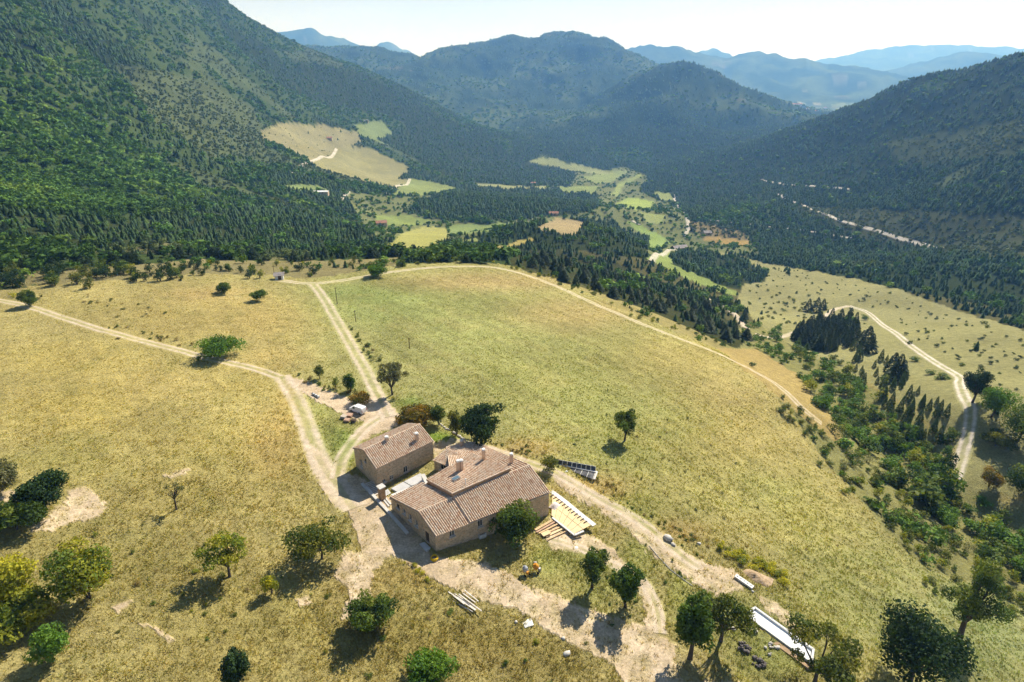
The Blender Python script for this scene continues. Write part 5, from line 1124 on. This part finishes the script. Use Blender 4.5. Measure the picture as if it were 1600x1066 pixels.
def put_bush(x, y, w, h, pal, label, group, name='bush', cat='bush', z=None):
    for a in ('dense green ', 'low yellowish ', 'small dark ', 'dry brown ', 'green ', 'bright yellow ', 'yellow flowering ', 'low rusty ', 'small green ', 'small ', 'low '):
        if label.startswith(a): label = label[len(a):]; break
    label = ('huge ' if h > 5.2 else 'big ' if h > 3.6 else 'tall ' if h > w else 'wide ' if w > 1.35 * h else 'rounded ') + LOOK[pal] + ' ' + label
    o = link(name, random.choice(BUSH[pal]), None, (x, y, float(hz(x, y)) if z is None else z), random.uniform(0, 6.28), label, cat, group); o.scale = (w, w, h)
    return o
def put_pine(x, y, h, w, young, label, group):
    o = link('young_conifer_tree' if young else 'pine_tree', random.choice(YOUNG if young else PINE), None, (x, y, float(hz(x, y)) - .1), random.uniform(0, 6.28), label, 'tree', group); o.scale = (w, w, h)
    link('trunk', PTRUNK, o)
def poly_points(poly, n, rmin, rmax, gap=0.0, seed=1):
    """n places on the land inside an outline of the photograph, kept apart"""
    g = random.Random(seed); us = [p[0] for p in poly]; vs_ = [p[1] for p in poly]; out = []; tries = 0
    while len(out) < n and tries < n * 30:
        tries += 1; u, v = g.uniform(min(us), max(us)), g.uniform(min(vs_), max(vs_))
        if not inpoly(poly, np.array([u]), np.array([v]))[0]: continue
        x, y, z = pick(u, v, rmin); r = math.hypot(x, y)
        if r > rmax or any((x - a) ** 2 + (y - b) ** 2 < gap * gap for a, b, _, _ in out): continue
        out.append((x, y, u, v))
    return out
def near_track(x, y, k=1.0):
    return any((np.hypot(P[:, 0] - x, P[:, 1] - y).min() < w * .5 + k) for L in TRACKS.values() for P, w in L)
GULLY = [(1205,505),(1245,545),(1285,570),(1310,560),(1345,610),(1400,640),(1440,690),(1470,720),(1480,770),(1520,800),(1600,830),(1640,850),(1640,985),(1560,930),(1500,905),(1430,880),(1365,800),(1320,745),(1310,700),(1285,650),(1262,610),(1240,575),(1210,540)]
for x, y, u, v in poly_points(GULLY, 215, 130, 420, 2.0, 3):
    if near_track(x, y, 1.0): continue
    q = random.random(); edge = v > 560 + (u - 1200) * .95; edge2 = v > 525 + (u - 1200) * .95
    pal = random.choice(('green', 'bright', 'mixed', 'bright', 'yellow', 'bright') if not edge else ('olive', 'yellow', 'mixed', 'olive', 'grey'))
    h = random.uniform(2.8, 6.2) if not edge else random.uniform(1.6, 3.4)
    put_bush(x, y, h * random.uniform(1.1, 1.6), h, pal, 'dense green bush ' + ('high up' if v < 600 else 'in the upper part' if v < 660 else 'in the middle' if v < 740 else 'in the lower part' if v < 830 else 'at the low end') + ' of the thicket filling the gully, ' + ('field side' if edge2 else 'road side') if not edge else 'low yellowish bush along the ' + ('upper' if v < 720 else 'middle' if v < 820 else 'lower') + ' edge of the gully thicket', 'bushes of the gully thicket' if not edge else 'bushes edging the gully thicket')
for x, y, u, v in poly_points([(1330,540),(1375,545),(1420,590),(1500,670),(1480,700),(1420,690),(1370,640),(1335,610)], 62, 130, 420, 2.0, 5):
    if not near_track(x, y): h = random.uniform(3.2, 6.5); put_pine(x, y, h, h * .55, True, 'slim young conifer in the ' + ('left' if u < 1375 else 'middle' if u < 1430 else 'right') + (' upper' if v < 620 else ' lower') + ' part of the plantation above the gully', 'young conifers above the gully')
for x, y, u, v in poly_points([(1240,524),(1265,515),(1300,490),(1330,486),(1338,530),(1325,548),(1290,552),(1255,548)], 70, 150, 420, 1.6, 7):
    h = random.uniform(6.5, 12); put_pine(x, y, h, h * random.uniform(.4, .62), False, 'tall dark pine in the ' + ('left' if u < 1270 else 'middle' if u < 1305 else 'right') + (' back' if v < 515 else ' front') + ' of the tight grove below the gravel road', 'pine grove below the road')
for (u, v, vt), lab_ in zip(((1352,545,508),(1358,552,520),(1345,540,515),(1392,585,550),(1400,592,552),(1408,590,562),(1262,487,466),(1275,488,464),(1285,484,466)), ('tallest dark pine just right of the pine grove', 'pine at the lower right foot of the grove', 'pine touching the right side of the grove', 'left pine of the dark trio above the young conifers', 'middle pine of the dark trio above the young conifers', 'right pine of the dark trio above the young conifers', 'left pine of the three behind the grove', 'middle pine of the three behind the grove', 'right pine of the three behind the grove')):
    x, y, z = pick(u, v, 150); h = top_z(x, y, vt) - z; put_pine(x, y, h, h * .6, False, lab_, 'scattered pines on the right slope')
for x, y, u, v in poly_points([(1135,400),(1200,418),(1300,434),(1400,460),(1500,500),(1600,530),(1600,620),(1530,590),(1480,560),(1390,500),(1330,465),(1260,470),(1180,450)], 120, 150, 760, 4, 9):
    if not near_track(x, y, 1.5): s = random.uniform(1.0, 2.6); put_bush(x, y, s * 1.3, s * .8, random.choice(('dark', 'dark', 'mixed')), 'small dark juniper bush dotting the open meadow on the right', 'juniper bushes on the right meadow', 'juniper_bush')
for x, y, u, v in poly_points([(1170,440),(1250,470),(1300,470),(1260,510),(1200,520),(1160,480)], 60, 150, 700, 3, 10):
    if not near_track(x, y, 1.5): s = random.uniform(1.5, 3.4); put_bush(x, y, s * 1.3, s * .85, random.choice(('olive', 'mixed', 'dark')), 'scrubby bush in the hollow above the pine grove', 'bushes in the hollow above the grove')
for u, v, vt, w in ((1350,500,489,12),(1385,600,585,24),(1430,565,556,16),(1470,592,580,26),(1455,585,577,16),(1460,735,705,30),(1478,738,706,26),(1470,692,674,20),(1484,684,662,22),(1476,714,694,20),(1405,760,725,40),(1440,790,745,70),(1470,770,725,50)):
    x, y, z = pick(u, v, 120); h = max(.8, top_z(x, y, vt) - z); put_bush(x, y, w * math.hypot(x, y) * 1.15 / FPX, h, random.choice(('green', 'dark', 'mixed')), 'green bush beside the gravel road above the gully', 'bushes along the gravel road')
# bushes edging the near tracks and field
def along(pix, n, w0, w1, h0, h1, pals, label, group, spread=3, seed=1, name='shrub', cat='bush', rmin=20):
    g = random.Random(seed); P = smooth_path([(u, v) for u, v in pix], 2.0)
    for k in range(n):
        u, v = P[g.randrange(len(P))]; x, y, z = pick(u + g.gauss(0, spread * 1.6), v + g.gauss(0, spread), rmin)
        if near_track(x, y, .4): continue
        h = g.uniform(h0, h1); put_bush(x, y, g.uniform(w0, w1), h, g.choice(pals), label, group, name, cat)
along([(800,415),(870,438),(930,462),(1000,490),(1060,512),(1130,540)], 60, 1.5, 3.6, 1.0, 2.6, ('green', 'olive', 'mixed', 'yellow'), 'bush on the bank beyond the field path', 'bushes beyond the field path', 5, 21)
along([(1215,625),(1240,650),(1270,680),(1300,720),(1340,780)], 40, 1.5, 3.2, 1.0, 2.4, ('olive', 'mixed', 'yellow', 'grey'), 'straggling bush at the right border of the big field', 'bushes at the right field border', 7, 22)
along([(1430,900),(1480,930),(1540,930),(1600,950)], 16, 1.5, 3.4, 1.0, 2.2, ('olive', 'mixed', 'yellow', 'grey'), 'loose bush below the thicket in the lower right field', 'bushes in the lower right field', 10, 23)
along([(640,413),(700,406),(780,410)], 34, 1.4, 3.2, .9, 2.2, ('olive', 'mixed', 'gold', 'yellow'), 'small bush on the crest at the far field edge', 'bushes on the far crest', 2, 24)
along([(100,500),(170,515),(240,528),(300,540),(330,548)], 26, .8, 2.2, .5, 1.3, ('olive', 'mixed', 'brown', 'orange'), 'low bush on the bank above the farm track', 'bushes above the farm track', 4, 25)
along([(130,470),(190,480),(260,490)], 22, 1, 2.4, .4, .9, ('brown', 'olive', 'grey'), 'scruffy low bush in the upper left meadow', 'low bushes in the upper left meadow', 8, 26)
along([(450,588),(500,600),(540,612),(580,626)], 26, .7, 1.9, .5, 1.3, ('orange', 'brown', 'olive', 'mixed'), 'low rusty bush on the bank above the van', 'low bushes above the van', 4, 27)
along([(525,480),(545,510),(565,530),(585,560),(600,580)], 26, .8, 2.2, .6, 1.8, ('olive', 'mixed', 'brown', 'grey'), 'bush along the left edge of the big field', 'bushes at the left field edge', 5, 28)
along([(700,680),(760,700),(810,702),(860,722),(950,760),(1030,815),(1100,850)], 60, .6, 1.6, .4, 1.0, ('brown', 'brown', 'olive', 'orange'), 'dry brown weed clump along the lower edge of the big field', 'dry weed clumps by the field', 5, 29, 'weed_plant', 'weeds')
along([(1120,856),(1150,870),(1190,888),(1220,900),(1236,915)], 44, 1.4, 2.5, .9, 1.5, ('gold', 'yellow', 'gold'), 'yellow flowering weed in the strip beside the earthworks', 'yellow weeds beside the earthworks', 4, 30, 'weed_plant', 'weeds')
along([(640,880),(655,890),(668,905)], 9, .8, 1.6, .5, .9, ('gold', 'gold', 'yellow'), 'bright yellow weed clump on the bank below the farmhouse shadow', 'yellow weeds below the farmhouse', 3, 31, 'weed_plant', 'weeds')
along([(870,660),(930,640),(1050,690),(1150,760),(1080,740),(960,690),(880,680),(1150,850),(1250,850)], 46, .5, 1.3, .35, .9, ('brown', 'grey', 'olive'), 'dry tussock standing in the big field', 'tussocks in the big field', 26, 32, 'tussock', 'grass')
along([(60,930),(150,880),(230,980),(330,900),(300,960),(560,940),(640,940),(700,980),(850,1030),(430,1000),(250,850)], 60, .5, 1.7, .3, .9, ('brown', 'olive', 'yellow', 'mixed'), 'low weed clump in the foreground meadow', 'weed clumps in the foreground meadow', 22, 33, 'weed_plant', 'weeds')
along([(900,870),(960,860),(1010,900),(1000,960),(950,900),(1060,930),(1100,980),(1040,870)], 40, .4, 1.0, .3, .7, ('green', 'green', 'mixed'), 'small green weed clump on the slope below the deck', 'green weeds below the deck', 20, 34, 'weed_plant', 'weeds')
along([(700,690),(720,695),(800,705),(860,728),(930,765),(1000,800),(1100,870)], 36, .5, 1.1, .25, .6, ('green', 'mixed'), 'green weed clump along the back lane', 'green weeds along the back lane', 4, 35, 'weed_plant', 'weeds')
# trees at the near edge of the left wood, each its own
def edge_trees():
    g = random.Random(77); spots = []
    for u0, u1, v0, v1, n, hs, pals in ((-40,200,425,450,34,(3,7),('dark','mixed','dark','olive')), (200,500,412,440,44,(2.2,5.5),('dark','mixed','dark','yellow','dark')), (500,640,405,420,20,(2,4.5),('mixed','olive','green')), (0,70,455,470,8,(1.2,2.4),('olive','gold'))):
        for _ in range(n):
            u, v = g.uniform(u0, u1), g.uniform(v0, v1); x, y, z = pick(u, v); r = math.hypot(x, y)
            if r > 420 or near_track(x, y, 1.5): continue
            h = g.uniform(*hs); o = put_bush(x, y, h * g.uniform(.9, 1.25), h, g.choice(pals), 'small tree at the near border of the left wood', 'small trees bordering the left wood', 'broadleaf_tree', 'tree'); link('trunk', BSTEM, o)
        
edge_trees()
# the nearest pines of the woods beyond the path stand as single trees
app = np.where((T['kind'] == 0) & (T['far'] == 0) & seen(T['x'], T['y'], T['z'] + T['h'] * .6, 0), T['h'] / np.hypot(T['x'], T['y']), 0)
def pine_label(i):
    U, V = proj(T['x'][i], T['y'][i], T['z'][i]); h = T['h'][i]
    return ('taller ' if h > 5.6 else 'short ' if h < 4.2 else 'middling ') + ('slim ' if T['w'][i] < .68 * h else 'broad ') + 'dark pine ' + ('at the foot of the left mountain' if U < 330 else 'in the wood left of the far field corner' if U < 560 else 'just behind the far crest of the field' if U < 830 else 'on the slope right behind the field path' if U < 1010 else 'low on the slope towards the right meadow' if U < 1200 else 'beyond the right meadow')
for i in np.argsort(-app)[:210]:
    if app[i] <= 0: break
    o = link('pine_tree', PINE[int(i) % 5], None, (T['x'][i], T['y'][i], T['z'][i]), float(i), pine_label(i), 'tree', 'pines at the front of the woods'); o.scale = (T['w'][i], T['w'][i], T['h'][i]); link('trunk', PTRUNK, o); _T_rest[i] = False

# ------------------------------------------------------------------ grass: tufts over the plateau, uncountable
_ra, _rb = pick(1250, 830), pick(1400, 925); _rn = np.array((-(_rb[1] - _ra[1]), _rb[0] - _ra[0])); _rn = _rn / np.linalg.norm(_rn)
def grass(name, r0, r1, n, hmin, hmax, wd, label):
    a = (RNG.random(n) * 2 - 1) * .97; r = r0 * (r1 / r0) ** (RNG.random(n) ** .8); x, y = r * np.sin(a), r * np.cos(a); z = hz(x, y)
    U, V = proj(x, y, z); cid, _, _, _, _ = cover(x, y, z, 1.0)
    i = np.rint(np.interp(np.log(r), LR, _li)).astype(int); j = np.rint(np.interp(np.arctan2(x, y), AZ, _ai)).astype(int)
    ok = (cid == 0) & (U > -40) & (U < 1640) & (V < 1110) & (RNG.random(n) > gEarth[i, j] * .97) & seen(x, y, z + .5)
    dn = fbm(x / 3.2, y / 3.2, 401, 3) + .5 * fbm(x / 14, y / 14, 411, 2); row = (x * _rn[0] + y * _rn[1]) / 1.7 + 1.2 * fbm(x / 30, y / 30, 421, 2); rw = np.sin(row * 6.283) * np.where(x > 18, .32, .10); ok &= RNG.random(n) < np.clip(.6 + dn * .7 + rw, .1, 1)
    for L in TRACKS['farm_track']:
        P, w = L
        for k in range(0, len(P), 4): ok &= (np.hypot(x - P[k, 0], y - P[k, 1]) > w * .52)
    for poly, zz in BUILT:
        ok &= ~inpoly(poly, x, y)
    x, y, z, r, dn, i, j = (q[ok] for q in (x, y, z, r, dn, i, j)); n = len(x)
    C = gC[i, j] * (.85 + .55 * RNG.random(n) + .12 * np.clip(dn, -.5, .5))[:, None] * np.where(RNG.random(n) < .12, .62, 1.0)[:, None] * (1 + .35 * fbm(x / 2.1, y / 2.1, 431, 2) * (1 - .6 * sstep(110, 170, r)))[:, None]
    tint = RNG.random(n)[:, None]; C = C * (1 + (tint - .5) * np.array((.18, -.05, -.25)))
    nb = 3; an = RNG.random((n, 1)) * 6.283 + np.arange(nb)[None] * 2.094 + RNG.normal(size=(n, nb)) * .4
    h = (hmin + (hmax - hmin) * RNG.random((n, 1)) * (1 + .8 * np.clip(dn, -.5, .8))[:, None]) * (.7 + .6 * RNG.random((n, nb))) * (1 - .5 * sstep(95, 190, r))[:, None]; w = wd * (r[:, None] / 100) ** .7 * (.7 + .7 * RNG.random((n, nb)))
    ca, sa = np.cos(an), np.sin(an); lean = .35 + .5 * RNG.random((n, nb)); off = w * .35
    bx, by = x[:, None] + ca * off, y[:, None] + sa * off
    p0 = np.stack([bx - sa * w * .5, by + ca * w * .5, np.broadcast_to(z[:, None] - .05, bx.shape)], -1); p1 = np.stack([bx + sa * w * .5, by - ca * w * .5, np.broadcast_to(z[:, None] - .05, bx.shape)], -1)
    p2 = np.stack([bx + ca * h * lean, by + sa * h * lean, z[:, None] + h], -1)
    V = np.stack([p0, p1, p2], 2).reshape(-1, 3); me = mesh_np(name, V, np.arange(len(V)).reshape(-1, 3), [DRYL]); add_col(me, 'leaf', np.clip(np.repeat(C, nb * 3, 0), .01, .8))
    link(name, me, kind='stuff', label=label, cat='grass')
BUILT = [([tuple((p + (p - _pc).normalized() * .8)[:2]) for p in POOL], 0), ([tuple(p[:2]) for p in (k0, k1, k2, k3)], 0), ([(p.x, p.y) for p in (A_fl, A_fr, A_br, A_bl)], 0), ([(p.x, p.y) for p in (B_fl, B_fr, B_back, dl, D_bl, B_g)], 0)]
grass('dry_grass', 36, 300, 290000, .10, .30, .27, 'dry tufted grass covering the meadows and the big field')
for nm, kd, fb, key, lab in WOODS:
    m = (T['kind'] == kd) & (T['far'] == fb) & _T_rest
    if not m.any(): continue
    me = scatter_mesh(nm, key, T['x'][m], T['y'][m], T['z'][m], T['h'][m], T['w'][m], TC[m], CANOPY)
    link(nm, me, kind='stuff', label=lab, cat='wood' if kd < 2 else 'scrub')
